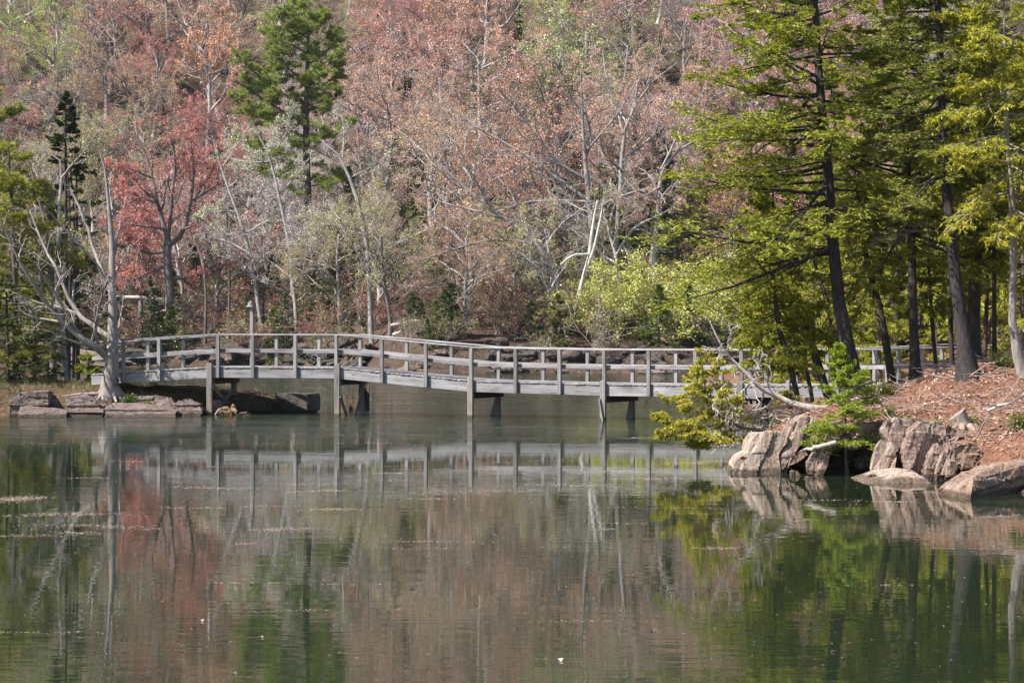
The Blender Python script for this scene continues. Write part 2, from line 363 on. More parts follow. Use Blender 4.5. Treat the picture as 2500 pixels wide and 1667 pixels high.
wat = mesh_np('water', [(-300, -60, 0), (300, -60, 0), (300, 170, 0), (-300, 170, 0)], [[0, 1, 2, 3]], m)
tag(link('water', wat), kind='structure')

# ------------------------------------------------------------------ rocks
def voxel(me, size):
    """even, finely cut mesh that keeps the sharp corners of the block"""
    o = bpy.data.objects.new('tmp', me); COL.objects.link(o)
    md = o.modifiers.new('r', 'REMESH'); md.mode = 'SHARP'; md.sharpness = 1.0; md.scale = .95; md.use_remove_disconnected = False
    dim = max(o.dimensions); md.octree_depth = max(4, min(7, int(math.ceil(math.log2(dim/size)))))
    t_ = o.modifiers.new('t', 'TRIANGULATE')
    dg = bpy.context.evaluated_depsgraph_get(); m2 = bpy.data.meshes.new_from_object(o.evaluated_get(dg))
    bpy.data.objects.remove(o); return m2
def roughen(me, amp, sn, sf=8.0, seed=0.0, big=1.6):
    sn = Vector(sn).normalized(); n = len(me.vertices); co = np.empty(n*3, np.float32); me.vertices.foreach_get('co', co)
    no = np.array([v.normal for v in me.vertices]).reshape(-1, 3); co = co.reshape(-1, 3)
    s = co@np.array(sn); d = np.empty(n)
    for i in range(n):
        x, y, z = co[i]
        q = s[i]*sf*.55+1.1*noise.noise(Vector((x*1.1+seed, y*1.1, z*1.1))); lay = math.floor(q); fr_ = q-lay     # stacked layers with open joints
        bl_ = math.floor(z*3.1+y*1.3+lay*.37+2*noise.noise(Vector((lay*1.7, z*.9, seed))))                       # broken into blocks
        e_ = min(1.0, fr_/.28); e_ = e_*e_*(3-2*e_); st_ = noise.cell(Vector((lay*1.31+seed, bl_*2.17, 7.7)))*e_+noise.cell(Vector(((lay-1)*1.31+seed, bl_*2.17, 7.7)))*(1-e_)
        d[i] = amp*(.8*noise.noise(Vector((x*big+seed, y*big, z*big)))+1.25*st_-(1.3*max(0.0, 1-fr_/.13) if noise.cell(Vector((lay*3.7, 1.9, seed+2.2))) > .4 else 0)+.45*noise.noise(Vector((x*8, y*8+seed, z*8)))+.25*noise.noise(Vector((x*21, y*21, z*21+seed))))
    co = co+no*d[:, None]; me.vertices.foreach_set('co', co.ravel().astype(np.float32)); me.update(); me.shade_flat()
def hullmesh(pts):
    bm = bmesh.new(); vs = [bm.verts.new(p) for p in pts]; r = bmesh.ops.convex_hull(bm, input=vs)
    bmesh.ops.delete(bm, geom=list({g for g in r['geom_interior'] if isinstance(g, bmesh.types.BMVert)}), context='VERTS')
    me = bpy.data.meshes.new('rock'); bm.to_mesh(me); bm.free(); return me
def slab(name, outline, D, depth, mat, label, vox=.04, amp=.03, sn=(1, .2, .2), sf=8.0, tap=.8, lean=0.0, shift=(0, 0), cat='rock', group=None, seed=0.0):
    """rock block whose front outline is given in photo pixels at distance D; depth metres thick"""
    P = np.array([W(px, py, D) for px, py in outline]); c = P.mean(0)
    base = np.array([c[0], D+depth*.5, 0.0])
    f = P.copy(); f[:, 1] += (P[:, 2]-c[2])*lean
    b = c+(P-c)*tap; b[:, 0] += shift[0]; b[:, 2] += shift[1]; b[:, 1] = f[:, 1]+depth
    b[:, 2] = np.where(P[:, 2] < .06, np.minimum(b[:, 2], P[:, 2]), b[:, 2])
    n = len(P); bm = bmesh.new()
    vf = [bm.verts.new(p-base) for p in f]; vb = [bm.verts.new(p-base) for p in b]
    bm.faces.new(vf); bm.faces.new(vb[::-1])
    for i in range(n): bm.faces.new((vf[i], vb[i], vb[(i+1) % n], vf[(i+1) % n]))
    bmesh.ops.recalc_face_normals(bm, faces=bm.faces); bmesh.ops.triangulate(bm, faces=bm.faces)
    me = bpy.data.meshes.new(name); bm.to_mesh(me); bm.free()
    m2 = voxel(me, vox); roughen(m2, amp, sn, sf, seed+D)
    m2.materials.clear(); m2.materials.append(mat)
    return tag(link(name, m2, None, None, base), label, cat, group, 'thing')
def boulder(seed, size, mat, vox=.06, amp=.05, n=16, sn=(.2, .2, 1)):
    rg = np.random.default_rng(seed); p = nrm(rg.normal(size=(n, 3)))*rg.uniform(.8, 1.1, (n, 1)); p = np.sign(p)*np.abs(p)**.7
    me = voxel(hullmesh([tuple(q) for q in p*np.array(size)*.5]), vox); roughen(me, amp, sn, 6, seed)
    me.materials.clear(); me.materials.append(mat); return me

CL, SL, LG, DK = MAT['rock'], MAT['slab'], MAT['ledge'], MAT['darkrock']
def cr3(x, y): return (1780+x/3.267, 950+y/3.267)     # notes taken on an enlarged view of the cliff
def C3(*pts): return [cr3(x, y) for x, y in pts]
B = 60
slab('pale_cliff_slab', C3((5, 780), (15, 640), (60, 560), (150, 510), (175, 420), (230, 352), (330, 345), (455, 338), (470, 420), (400, 520), (420, 640), (455, 780)), 36.0, 1.3, SL, 'smooth pale banded rock nose where the bank meets the water', .026, .022, (1, .3, -.2), 9, .8, .12)
slab('cracked_rock_column', C3((390, 780), (400, 560), (440, 430), (520, 260), (600, 215), (690, 225), (700, 300), (590, 320), (560, 480), (470, 620), (455, 780)), 36.1, .9, CL, 'tall cracked rock column just right of the pale rock nose', .026, .035, (1, .2, -.3), 9, .85, .15)
slab('cliff_rock', C3((575, 400), (640, 300), (760, 310), (790, 420), (700, 480), (590, 470)), 36.2, .8, CL, 'squarish brown rock behind the young fir, above the dark hollow', .035, .025, (1, .2, -.3), 9)
slab('cliff_rock', C3((500, 530), (600, 470), (640, 520), (560, 580), (470, 620)), 35.9, .6, CL, 'wedge of rock jutting over the hollow left of the fir', .03, .02, (1, .2, -.3), 9)
slab('hanging_rock_slab', C3((620, 590), (640, 560), (700, 470), (800, 470), (780, 600), (735, 695), (625, 680)), 35.55, .45, CL, 'upright brown slab hanging below the young fir', .03, .02, (1, .1, -.25), 10)
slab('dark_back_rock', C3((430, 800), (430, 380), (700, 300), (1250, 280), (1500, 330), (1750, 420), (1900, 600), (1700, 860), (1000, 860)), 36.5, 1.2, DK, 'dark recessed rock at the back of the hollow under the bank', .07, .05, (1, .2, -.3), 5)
slab('cliff_rock', C3((1000, 560), (1130, 400), (1200, 420), (1180, 560), (1130, 640), (1010, 650)), 36.2, .6, CL, 'grey shaded rock left of the tall pale slab', .035, .03)
slab('leaning_pale_slab', C3((1140, 640), (1170, 470), (1215, 400), (1290, 420), (1345, 480), (1320, 600), (1285, 725), (1225, 725), (1150, 680)), 35.0, .5, SL, 'leaning pale grey slab standing beside the dark hollow', .03, .02, (1, .1, -.3), 11)
slab('cliff_rock', C3((1250, 390), (1260, 255), (1340, 245), (1365, 280), (1440, 290), (1440, 400), (1410, 450), (1360, 475), (1290, 430)), 35.1, .8, CL, 'blocky grey rock perched on top of the leaning slab', .03, .025, (1, .1, -.2), 10)
slab('striped_red_slab', C3((1400, 560), (1410, 450), (1450, 350), (1540, 250), (1600, 265), (1640, 400), (1650, 560), (1560, 680), (1500, 690), (1430, 640)), 34.8, .7, CL, 'broad reddish slab with upright stripes at the middle of the cliff', .03, .035, (1, .1, -.25), 11, seed=3.0)
slab('thin_rock_slab', C3((1565, 690), (1600, 540), (1660, 440), (1700, 500), (1660, 640), (1640, 770), (1600, 750)), 34.6, .5, CL, 'thin upright slab beside the striped red slab', .028, .025, (1, .1, -.3), 12)
slab('thin_rock_slab', C3((1645, 780), (1670, 600), (1720, 500), (1770, 560), (1740, 700), (1690, 800)), 34.4, .5, CL, 'thinnest upright slab, next to the big boulder', .028, .025, (1, .1, -.3), 12, seed=2.0)
slab('cliff_rock', C3((1620, 440), (1640, 370), (1740, 360), (1790, 450), (1740, 540), (1680, 500)), 34.9, .6, CL, 'dark cracked rock below the sawn stump', .03, .03)
slab('cliff_rock', C3((1730, 780), (1750, 560), (1760, 420), (1860, 430), (1850, 560), (1820, 700), (1780, 800)), 34.3, .8, CL, 'rusty rock rib between thin slabs and soil slope', .03, .03, (1, .1, -.3), 11)
slab('low_shore_slab', C3((1000, 790), (1090, 745), (1280, 715), (1450, 690), (1560, 700), (1660, 790), (1640, 840), (1560, 870), (1300, 870), (1100, 850)), 33.6, 1.3, SL, 'flat pale slab lying at the water below the cliff', .035, .02, (.3, 1, 1), 8, .9, 1.2, (-.02, .05))
slab('shore_stone', C3((1090, 745), (1120, 680), (1160, 672), (1245, 720), (1240, 760), (1100, 770)), 34.4, .4, CL, 'small brown stone under the leaning pale slab', .025, .015)
slab('shore_stone', C3((1335, 720), (1340, 660), (1440, 640), (1490, 660), (1480, 700)), 34.5, .4, CL, 'small tan stone wedged between the two big slabs', .025, .015)
slab('shore_stone', C3((580, 760), (600, 710), (650, 695), (700, 720), (690, 780), (600, 790)), 34.9, .4, CL, 'rounded stone at the water under the hollow, nearer the rock nose', .025, .015)
slab('shore_stone', C3((700, 770), (720, 720), (800, 715), (880, 735), (900, 770), (750, 800)), 34.6, .4, CL, 'flat stone at the water under the hollow, nearer the pale slab', .025, .015)
slab('shore_stone', C3((490, 760), (500, 650), (530, 640), (570, 700), (560, 760)), 35.4, .4, CL, 'small upright stone in the shade beside the rock nose', .025, .015)
def hull_rock(name, pts, mat, label, vox, amp, sn, sf, seed=0.0, cat='boulder'):
    """angular rock spanned by corner points (px, py, distance)"""
    P = np.array([W(*p) for p in pts]); base = P.mean(0); base[2] = 0
    me = voxel(hullmesh([tuple(p-base) for p in P]), vox); roughen(me, amp, sn, sf, seed)
    me.materials.clear(); me.materials.append(mat); return tag(link(name, me, None, None, base), label, cat, None, 'thing')
hull_rock('big_boulder', [(2272, 1235, 31.3), (2300, 1190, 31.6), (2345, 1148, 32.3), (2368, 1232, 30.4), (2376, 1172, 30.7), (2400, 1146, 31.2), (2560, 1118, 32.6), (2560, 1225, 32.5), (2430, 1128, 32.2), (2330, 1230, 33), (2560, 1120, 34), (2480, 1124, 32.2)], MAT['boulder'], 'big boulder with a shaded end at the water beside the soil slope', .03, .022, (.55, -.2, -.55), 13)
slab('cliff_rock', C3((1240, 330), (1330, 250), (1500, 235), (1700, 260), (1850, 330), (2020, 470), (1980, 640), (1800, 820), (1600, 740), (1420, 640), (1300, 560)), 35.35, 1.0, CL, 'broad reddish rock wall behind the upright slabs below the stump', .04, .05, (1, .15, -.3), 7, seed=5.0)
slab('overhanging_rock', C3((760, 400), (800, 330), (1000, 300), (1240, 262), (1270, 400), (1180, 440), (1000, 470), (850, 480)), 35.75, 1.2, CL, 'shaded rock lip overhanging the dark hollow behind the fir', .035, .03, (1, .2, -.3), 9)
slab('dark_soil_rock', C3((1780, 470), (1850, 420), (1990, 430), (2050, 560), (1960, 620), (1840, 640), (1790, 560)), 34.0, .8, MAT['boulder'], 'rusty broken rock at the foot of the stump', .035, .04, (1, .2, -.3), 8)
slab('shore_ledge', C3((2230, 900), (2310, 820), (2400, 770), (2560, 740), (2560, 930)), 31.6, .7, LG, 'grey ledge at the foot of the big boulder', .045, .025, (.4, 0, -1), 8)
# stones in the soil slope
rs = random.Random(5)
stone_m = [boulder(50+i, (1, .8, .75), MAT['ochre'], .06, .06, 12) for i in range(4)]
spots = [(2450, 1093, 33.2, .22, 'big ochre stone sitting on the soil slope above the boulder'), (2400, 1120, 32.8, .16, 'tan stone on the soil just above the boulder, left of the big ochre one'), (2425, 1032, 35, .15, 'ochre stone in the soil right of the stump')]
for i, (px, py, D, s, lb) in enumerate(spots):
    p = W(px, py, D); z = float(bank_z(p[0], p[1]))+s*.2
    o = tag(link('ochre_stone', stone_m[i], None, None, (p[0], p[1], z)), lb, 'stone', 'ochre stones in the soil slope'); o.scale = (s, s, s*.9); o.rotation_euler = (rs.uniform(-.4, .4), rs.uniform(-.4, .4), rs.uniform(0, 6))
for i in range(46):
    x = rs.uniform(5.6, 8.6); y = rs.uniform(32.6, 35.6); z = float(bank_z(x, y)); s = rs.uniform(.04, .11)
    if z < .35: continue
    o = tag(link('ochre_stone', stone_m[i % 4], None, None, (x, y, z+s*.15)), 'small ochre stone scattered in the red soil slope', 'stone', 'small ochre stones in the soil slope')
    o.scale = (s*1.2, s, s*.8); o.rotation_euler = (rs.uniform(-.5, .5), rs.uniform(-.5, .5), rs.uniform(0, 6))

# rocks of the spit
def cr1(x, y): return (x/2.613, 650+y/2.613)
def C1(*pts): return [cr1(x, y) for x, y in pts]
G = None
slab('shore_block', C1((50, 980), (60, 850), (100, 810), (300, 795), (312, 850), (290, 985)), 61.0, 1.1, LG, 'square grey block at the left end of the spit', .06, .035, (.25, .3, 1), 4, .82)
slab('shore_ledge', C1((118, 985), (130, 900), (180, 890), (330, 910), (425, 925), (425, 985)), 60.6, 1.0, LG, 'low reddish ledge between the square block and the dead tree', .06, .035, (.25, .3, 1), 4, .82, .5)
slab('shore_ledge', C1((418, 930), (420, 840), (520, 828), (600, 850), (640, 880), (640, 940)), 61.4, 1.0, LG, 'flat-topped ledge left of the dead tree roots', .06, .04, (.25, .3, 1), 4, .82, .3)
slab('shore_ledge', C1((425, 985), (428, 925), (500, 912), (655, 915), (668, 985)), 60.8, .9, LG, 'low ledge at the water below the flat-topped one', .06, .035, (.25, .3, 1), 4, .82, .5)
slab('sloping_ledge', C1((665, 985), (670, 900), (720, 875), (850, 882), (1000, 905), (1120, 930), (1135, 985)), 60.7, 1.5, LG, 'long smooth sloping ledge striped by branch shadows', .06, .025, (.35, .3, 1), 3.5, .9, .9)
slab('shore_ledge', C1((830, 895), (860, 840), (980, 832), (1090, 850), (1125, 890), (1100, 920), (900, 900)), 61.9, 1.2, LG, 'pinkish ledge with a white vein above the long one', .06, .035, (.25, .3, 1), 4, .82, .5)
slab('shore_ledge', C1((1110, 970), (1115, 880), (1160, 850), (1270, 880), (1292, 935), (1250, 975)), 61.5, 1.1, LG, 'rounded ledge beside the first bridge pile', .06, .04, (.25, .3, 1), 4, .82, .4)
slab('shore_rock', C1((1280, 960), (1300, 900), (1340, 870), (1400, 850), (1430, 960)), 62.5, .8, LG, 'grey leaning rock behind the first bridge pile', .06, .04)
slab('sunlit_rock', C1((1385, 975), (1395, 910), (1440, 895), (1480, 920), (1485, 975)), 61.6, .5, MAT['ochre'], 'small orange rock right of the first bridge pile', .045, .025)
slab('sunlit_rock', C1((1470, 970), (1470, 900), (1485, 878), (1510, 920), (1510, 970)), 61.9, .4, MAT['ochre'], 'small upright tan stone beside the orange rock', .04, .02)
slab('shore_stone', C1((1500, 970), (1520, 938), (1570, 932), (1605, 955), (1600, 975)), 61.6, .4, LG, 'flat grey stone in front of the dark rocks', .04, .02)
slab('dark_shore_rock', C1((1440, 970), (1450, 870), (1520, 838), (1640, 835), (1730, 870), (1760, 970)), 63.2, 1.3, DK, 'big dark rock beneath the second bridge span', .06, .05)
slab('dark_shore_rock', C1((1720, 970), (1730, 880), (1800, 860), (1900, 900), (2010, 940), (2110, 970)), 63.6, 1.4, DK, 'dark weed-covered rock under the concrete block', .06, .05)
cb = slab('concrete_block', C1((1757, 925), (1757, 812), (1860, 812), (1995, 815), (1995, 925)), 63.9, 1.0, MAT['concrete'], 'square dark concrete block on rocks under the bridge', .05, .012, (0, 0, 1), 3, 1.0, 0, (.12, 0), 'concrete block')
slab('shore_rock', C1((1620, 900), (1640, 838), (1700, 835), (1780, 860), (1770, 920)), 64.6, .8, LG, 'lighter flat rock behind the big dark rock', .06, .03)

rgs = np.random.default_rng(17); sm = [boulder(80+i, (1, .9, .6), (LG, DK, LG)[i], .07, .05, 13) for i in range(3)]
for i in range(34):
    x = rgs.uniform(-15.5, -8.0); y = 61.0+max(0, (x+9.2)*.45)+rgs.uniform(.0, .9); sc_ = rgs.uniform(.12, .42)
    o = tag(link('shore_stone', sm[i % 3], None, None, (x, y, max(float(spit_z(x, y)), -.02)+sc_*.12)), ('small dark' if i % 3 == 1 else 'small grey')+' stone among the ledges of the spit', 'stone', 'stones among the spit ledges'); o.scale = (sc_*1.3, sc_, sc_); o.rotation_euler = (rgs.uniform(-.3, .3), rgs.uniform(-.3, .3), rgs.uniform(0, 6))
# boulders along the far shore
fm = [boulder(70+i, (1, .9, .62), (DK, LG, DK, DK, DK, DK)[i], .08, .09, 14) for i in range(6)]
rg = np.random.default_rng(11)
def far_label(px, noun, extra):
    for lim, s in ((330, 'behind the dead tree'), (700, 'behind the first span'), (1000, 'behind the bridge crest'), (1300, 'behind the sloping span'), (1600, 'near the green thicket'), (9999, 'behind the leaning cedars')):
        if px < lim: return noun+' '+extra+' '+s
for i in range(150):
    x = rg.uniform(-32, 24); y = float(shore_y(x))+rg.normal(.6, .9); s = rg.uniform(.4, 1.7)*(1.15 if x < -5 else .8)
    z = float(hill_z(x, y)); px = to_px((x, y, z))[0]
    o = tag(link('shore_boulder', fm[i % 6], None, None, (x, y, max(z, -.1)+s*.1)), far_label(px, ('grey' if i % 6 == 1 else 'dark')+' boulder', 'on the far shore'), 'boulder', far_label(px, 'boulders', 'on the far shore'))
    o.scale = (s*rg.uniform(1, 1.7), s, s*rg.uniform(.7, 1)); o.rotation_euler = (rg.uniform(-.3, .3), rg.uniform(-.3, .3), rg.uniform(0, 6.3))
for k, (px, py, D, sx, sz, lb) in enumerate([(180, 872, 151, 8, 1.6, 'long pinkish rock ledge on the far shore behind the dead tree'), (1850, 908, 132, 2.6, .6, 'low pink slab on the far shore behind the right-hand spans'), (600, 868, 152, 4, 1.6, 'dark ledge on the far shore behind the tall post')]):
    p = W(px, py, D); o = tag(link('far_ledge', fm[1 if k != 2 else 0], None, None, p), lb, 'ledge'); o.scale = (sx, 3.0, sz); o.rotation_euler = (.25, .12*(1 if k else 1.2), .2)

# ------------------------------------------------------------------ footbridge
BOX = {}
def boxmesh(L, w_, h_, mat, bev=.006):
    key = (round(L, 3), round(w_, 3), round(h_, 3), mat.name)
    if key not in BOX:
        bm = bmesh.new(); bmesh.ops.create_cube(bm, size=1)
        for v in bm.verts: v.co = Vector((v.co.x*L, v.co.y*w_, v.co.z*h_))
        bmesh.ops.bevel(bm, geom=list(bm.edges), offset=min(bev, h_*.2, w_*.2), segments=1, affect='EDGES', profile=.5)
        me = bpy.data.meshes.new('board'); bm.to_mesh(me); bm.free(); me.materials.append(mat); BOX[key] = me
    return BOX[key]
def beam(name, p0, p1, w_, h_, mat, parent, up=(0, 0, 1), bev=.006):
    """board from p0 to p1 (centre line); w_ across, h_ along up"""
    p0 = Vector(p0); p1 = Vector(p1); x = (p1-p0); L = x.length; x.normalize()
    y = Vector(up).cross(x).normalized(); z = x.cross(y)
    o = link(name, boxmesh(L, w_, h_, mat, bev), None, parent)
    c = (p0+p1)/2-parent.location
    o.matrix_local = Matrix(((x.x, y.x, z.x, c.x), (x.y, y.y, z.y, c.y), (x.z, y.z, z.z, c.z), (0, 0, 0, 1)))
    return o
WB = 1.75
NEAR = [(-11.55, 62.75, 1.10), (-10.9, 62.61, 1.15), (-8.09, 62.0, 1.32), (-4.62, 61.07, 1.31), (-1.04, 59.9, .985), (2.37, 58.2, .93), (5.70, 56.58, .935), (9.0, 55.0, .97), (11.2, 57.2, 1.0), (14.4, 61.6, 1.10)]
NEAR = [Vector(p) for p in NEAR]
def side_normals():
    hs = [((b-a).to_2d().normalized()) for a, b in zip(NEAR[:-1], NEAR[1:])]
    ns = [Vector((-h.y, h.x)) for h in hs]; out = [ns[0]]
    for a, b in zip(ns[:-1], ns[1:]):
        m_ = (a+b).normalized(); out.append(m_/max(m_.dot(a), .5))
    return out+[ns[-1]]
NS = side_normals()
FAR = [p+Vector((n.x*WB, n.y*WB, 0)) for p, n in zip(NEAR, NS)]
MID = [(a+b)/2 for a, b in zip(NEAR, FAR)]
br = empty('footbridge', (MID[5].x, MID[5].y, 0), 'long grey weathered wooden footbridge crossing the water on piles', 'footbridge')
WD, PS, PL, BM = MAT['wood'], MAT['post'], MAT['pile'], MAT['beam']
RAIL, DT = .88, .045
rb = random.Random(3)
Z = lambda p, dz: Vector((p.x, p.y, p.z+dz))
for i in range(len(NEAR)-1):
    a, b, c, d = NEAR[i], NEAR[i+1], FAR[i], FAR[i+1]; ns = Vector((-(b-a).y, (b-a).x, 0)).normalized()
    for (p, q, sgn) in ((a, b, 1), (c, d, -1)):
        off = ns*sgn
        eps = .004 if i % 2 else 0.0
        beam('side_beam', Z(p, -DT-.132-eps)+off*.019, Z(q, -DT-.132-eps)+off*.019, .038, .26, WD, br)
        beam('top_rail', Z(p, RAIL-.018+eps)-off*.01, Z(q, RAIL-.018+eps)-off*.01, .15, .038, WD, br)
        beam('middle_rail', Z(p, .42+rb.uniform(-.008, .008))+off*.055, Z(q, .42+rb.uniform(-.008, .008))+off*.055, .038, .10, WD, br)
    m0, m1 = (a+c)/2, (b+d)/2
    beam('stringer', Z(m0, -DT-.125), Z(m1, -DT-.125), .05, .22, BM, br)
    # deck boards, each its own piece
    L = (m1-m0).length; n = max(1, int(round(L/.146)))
    for j in range(n):
        t0 = (j+.03)/n; t1 = (j+.97)/n; tm = (t0+t1)/2
        pa = a.lerp(b, tm); pc = c.lerp(d, tm); ex = (pc-pa).normalized()*rb.uniform(-.012, .02)
        lift = Vector((0, 0, -DT/2+rb.uniform(-.003, .003)))
        o = beam('deck_plank', pa+lift-Vector((pc-pa)).normalized()*(.012+rb.uniform(0, .015)), pc+lift+Vector((pc-pa)).normalized()*.012, min(.138, L/n*.94), DT-.006, WD, br)
def along(i, t, far=False):
    P = FAR if far else NEAR; return P[i].lerp(P[i+1], t)
post_spots = [(1, .10), (1, .46), (2, .04), (2, .32), (2, .66), (3, -.01), (3, .33), (3, .66), (4, 0.0), (4, .34), (4, .67), (5, 0.0), (5, .33), (5, .67), (6, 0.0), (6, .33), (6, .67), (7, 0.0), (7, .45), (8, 0.02), (8, .25), (8, .5), (8, .75)]
for (i, t_) in post_spots:
    a, b = NEAR[i], NEAR[i+1]; ns = Vector((-(b-a).y, (b-a).x, 0)).normalized(); hx = (b-a).normalized()
    for far in (False, True):
        p = along(i, max(t_, 0) if not far else min(max(t_, 0)+.0, 1), far); p = p+hx*(-.06 if t_ < 0 else .0)
        off = ns*(.046 if far else -.046)
        lo = -.305; hi = RAIL-.041
        if far and (i, t_) == (2, .04):
            continue
        ww = .092
        o = beam('post', Z(p, lo)+off, Z(p, hi)+off, ww, ww, PS, br, up=ns)
# tall post with its fitting on the far side
p = along(2, .12, True); n2 = NS[2]; p = p+Vector((n2.x, n2.y, 0))*.05
tp = beam('tall_post', Z(p, -.3), Z(p, 1.66), .095, .095, PS, br, up=Vector((n2.x, n2.y, 0)))
bmx = bmesh.new()
for (r0, z0, z1, ox) in ((.085, .0, .10, -.04), (.12, -.03, .0, -.05), (.05, .10, .14, -.02)):
    g = bmesh.ops.create_cone(bmx, segments=14, radius1=r0, radius2=r0*.85, depth=z1-z0, cap_ends=True)
    for v in g['verts']: v.co += Vector((ox, 0, (z0+z1)/2))
me = bpy.data.meshes.new('post_fitting'); bmx.to_mesh(me); bmx.free(); me.materials.append(MAT['post'])
ft = link('post_fitting', me, None, tp, Z(p, 1.665)); ft.matrix_parent_inverse = (Matrix.Translation(br.location) @ tp.matrix_basis).inverted()
# pile bents
def bent(i, xb, tilt=0.0):
    a, b = NEAR[i], NEAR[min(i+1, len(NEAR)-1)]; hx = (b-a).normalized(); hx.z = 0; n2 = NS[i]; n3 = Vector((n2.x, n2.y, 0)).normalized()
    pn = a-n3*.055; pf = FAR[i]+n3*.055; zc = a.z-DT-.26-.09
    base_n = Vector((pn.x, pn.y, -1.0))+hx*tilt*.0; base_f = Vector((pf.x, pf.y, -1.0))
    sh = hx*(-.10 if i == 2 else -.03)
    beam('pile', base_n+sh, Z(pn, .085)+sh, .15, .10, PL, br, up=n3)
    beam('pile', base_f+sh, Z(pf, -.2)+sh, .14, .10, PS, br, up=n3)
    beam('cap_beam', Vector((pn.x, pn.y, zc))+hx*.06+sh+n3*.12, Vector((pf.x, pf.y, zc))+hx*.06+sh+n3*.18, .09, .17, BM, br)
    k = hx*(.09)+sh
    if xb == 'x':
        beam('brace', Vector((pn.x, pn.y, zc-.12))+k, Vector((pf.x, pf.y, -.02))+k, .04, .12, PS, br)
        beam('brace', Vector((pf.x, pf.y, zc-.1))+k*1.6, Vector((pn.x, pn.y, -.15))+k*1.6, .04, .12, PS, br)
    elif xb == 'v':
        beam('brace', Vector((pn.x, pn.y, .55))+k, Vector((pf.x*.45+pn.x*.55, pf.y*.45+pn.y*.55, -.5))+k, .04, .12, PS, br)
        beam('brace', Vector((pf.x, pf.y, zc-.05))+k, Vector((pf.x*.35+pn.x*.65, pf.y*.35+pn.y*.65, -.6))+k, .04, .12, PS, br)
    elif xb == 's':
        beam('brace', Vector((pf.x, pf.y, zc-.05))+k*-.4, Vector((pf.x, pf.y, -.8))-hx*.42+k*-.4, .05, .13, PS, br)
    elif xb == 'd':
        beam('brace', Vector((pn.x, pn.y, zc+.02))-hx*.10-n3*.06, Vector((pn.x, pn.y, -.7))+hx*.12-n3*.06, .04, .12, PS, br, up=n3)
        beam('brace', Vector((pf.x, pf.y, zc-.05))+k*-.4, Vector((pf.x, pf.y, -.8))-hx*.3+k*-.4, .05, .13, PS, br)
for i, k_ in ((2, 'x'), (3, 'v'), (4, 's'), (5, 'd'), (6, 's'), (7, 's')): bent(i, k_)

# ------------------------------------------------------------------ tree growing
def twig_out(bark, P, R, rng, spec, leafbag=None, leaf=None, up=.05):
    """grow further orders of branches; spec rows: (count, t0, ang0, ang1, len ratio, k, wander, sides)"""
    ends = []
    for (m_, t0, a0, a1, lr, k, wa, sides) in spec:
        Lp = np.linalg.norm(np.diff(P, axis=1), axis=2).sum(1)
        idx, t_, p, d, r = spawn(P, R, m_, t0, 1.0, a0, a1, rng)
        L = Lp[idx]*lr*rng.uniform(.6, 1.25, len(idx))*(1.15-.55*t_)
        P2 = grow(p, d, L, k, wa, (0, 0, up), rng); r0 = np.maximum(np.minimum(r*.62, L*.03+.004), .007)
        R2 = taper(r0, np.maximum(r0*.4, .005), k)
        tubes(bark, P2, R2, sides); P, R = P2, R2; ends.append(P2)
    if leafbag is not None:
        q, size, spread, dens = leaf
        pts = [ends[-1][:, -1], ends[-1][:, ends[-1].shape[1]//2], ends[-2][:, -1]]
        pts = np.concatenate(pts)
        if dens < 1: pts = pts[rng.uniform(size=len(pts)) < dens]
        c = np.repeat(pts, q, 0)+rng.normal(0, spread, (len(pts)*q, 3))
        blades(leafbag, c, rng.normal(size=c.shape)+np.array([0, 0, .3]), size*rng.uniform(.6, 1.4, len(c)), size*.75*rng.uniform(.6, 1.3, len(c)), rng)
    return P, R
SPEC = [(7, .22, 30, 68, .45, 6, .30, 4), (6, .2, 30, 65, .45, 5, .30, 3), (4, .15, 25, 60, .55, 3, .25, 3)]
def broadleaf(seed, h, n1=9, lean=.08, leaf=(4, .085, .08, 1.0), spec=SPEC, ang=(32, 70), trunk=.6, t0=.28, lim=.44, wob=.24, rbase=.015):
    rng = np.random.default_rng(seed); bark = Bag(); lv = Bag()
    P = grow(np.zeros((1, 3))-np.array([0, 0, .3]), np.array([[rng.normal(0, lean), rng.normal(0, lean), 1.]]), np.array([h*trunk+.3]), 10, .07, (0, 0, .04), rng)
    R = taper(np.array([h*rbase]), np.array([h*.006]), 10); R[0, 0] *= 1.5
    tubes(bark, P, R, 8)
    idx, t_, p, d, r = spawn(P, R, n1, t0, 1.0, ang[0], ang[1], rng)
    L = h*lim*rng.uniform(.75, 1.2, len(idx))*(1.15-.35*t_)
    P1 = grow(p, d, L, 9, wob, (0, 0, .055), rng); R1 = taper(np.minimum(r*.7, L*.02+.01), np.full(len(L), .012), 9)
    tubes(bark, P1, R1, 5)
    twig_out(bark, P1, R1, rng, spec, lv, leaf)
    return bark.mesh('trunk', MAT['bark'], True), lv.mesh('crown', MAT['bud'])

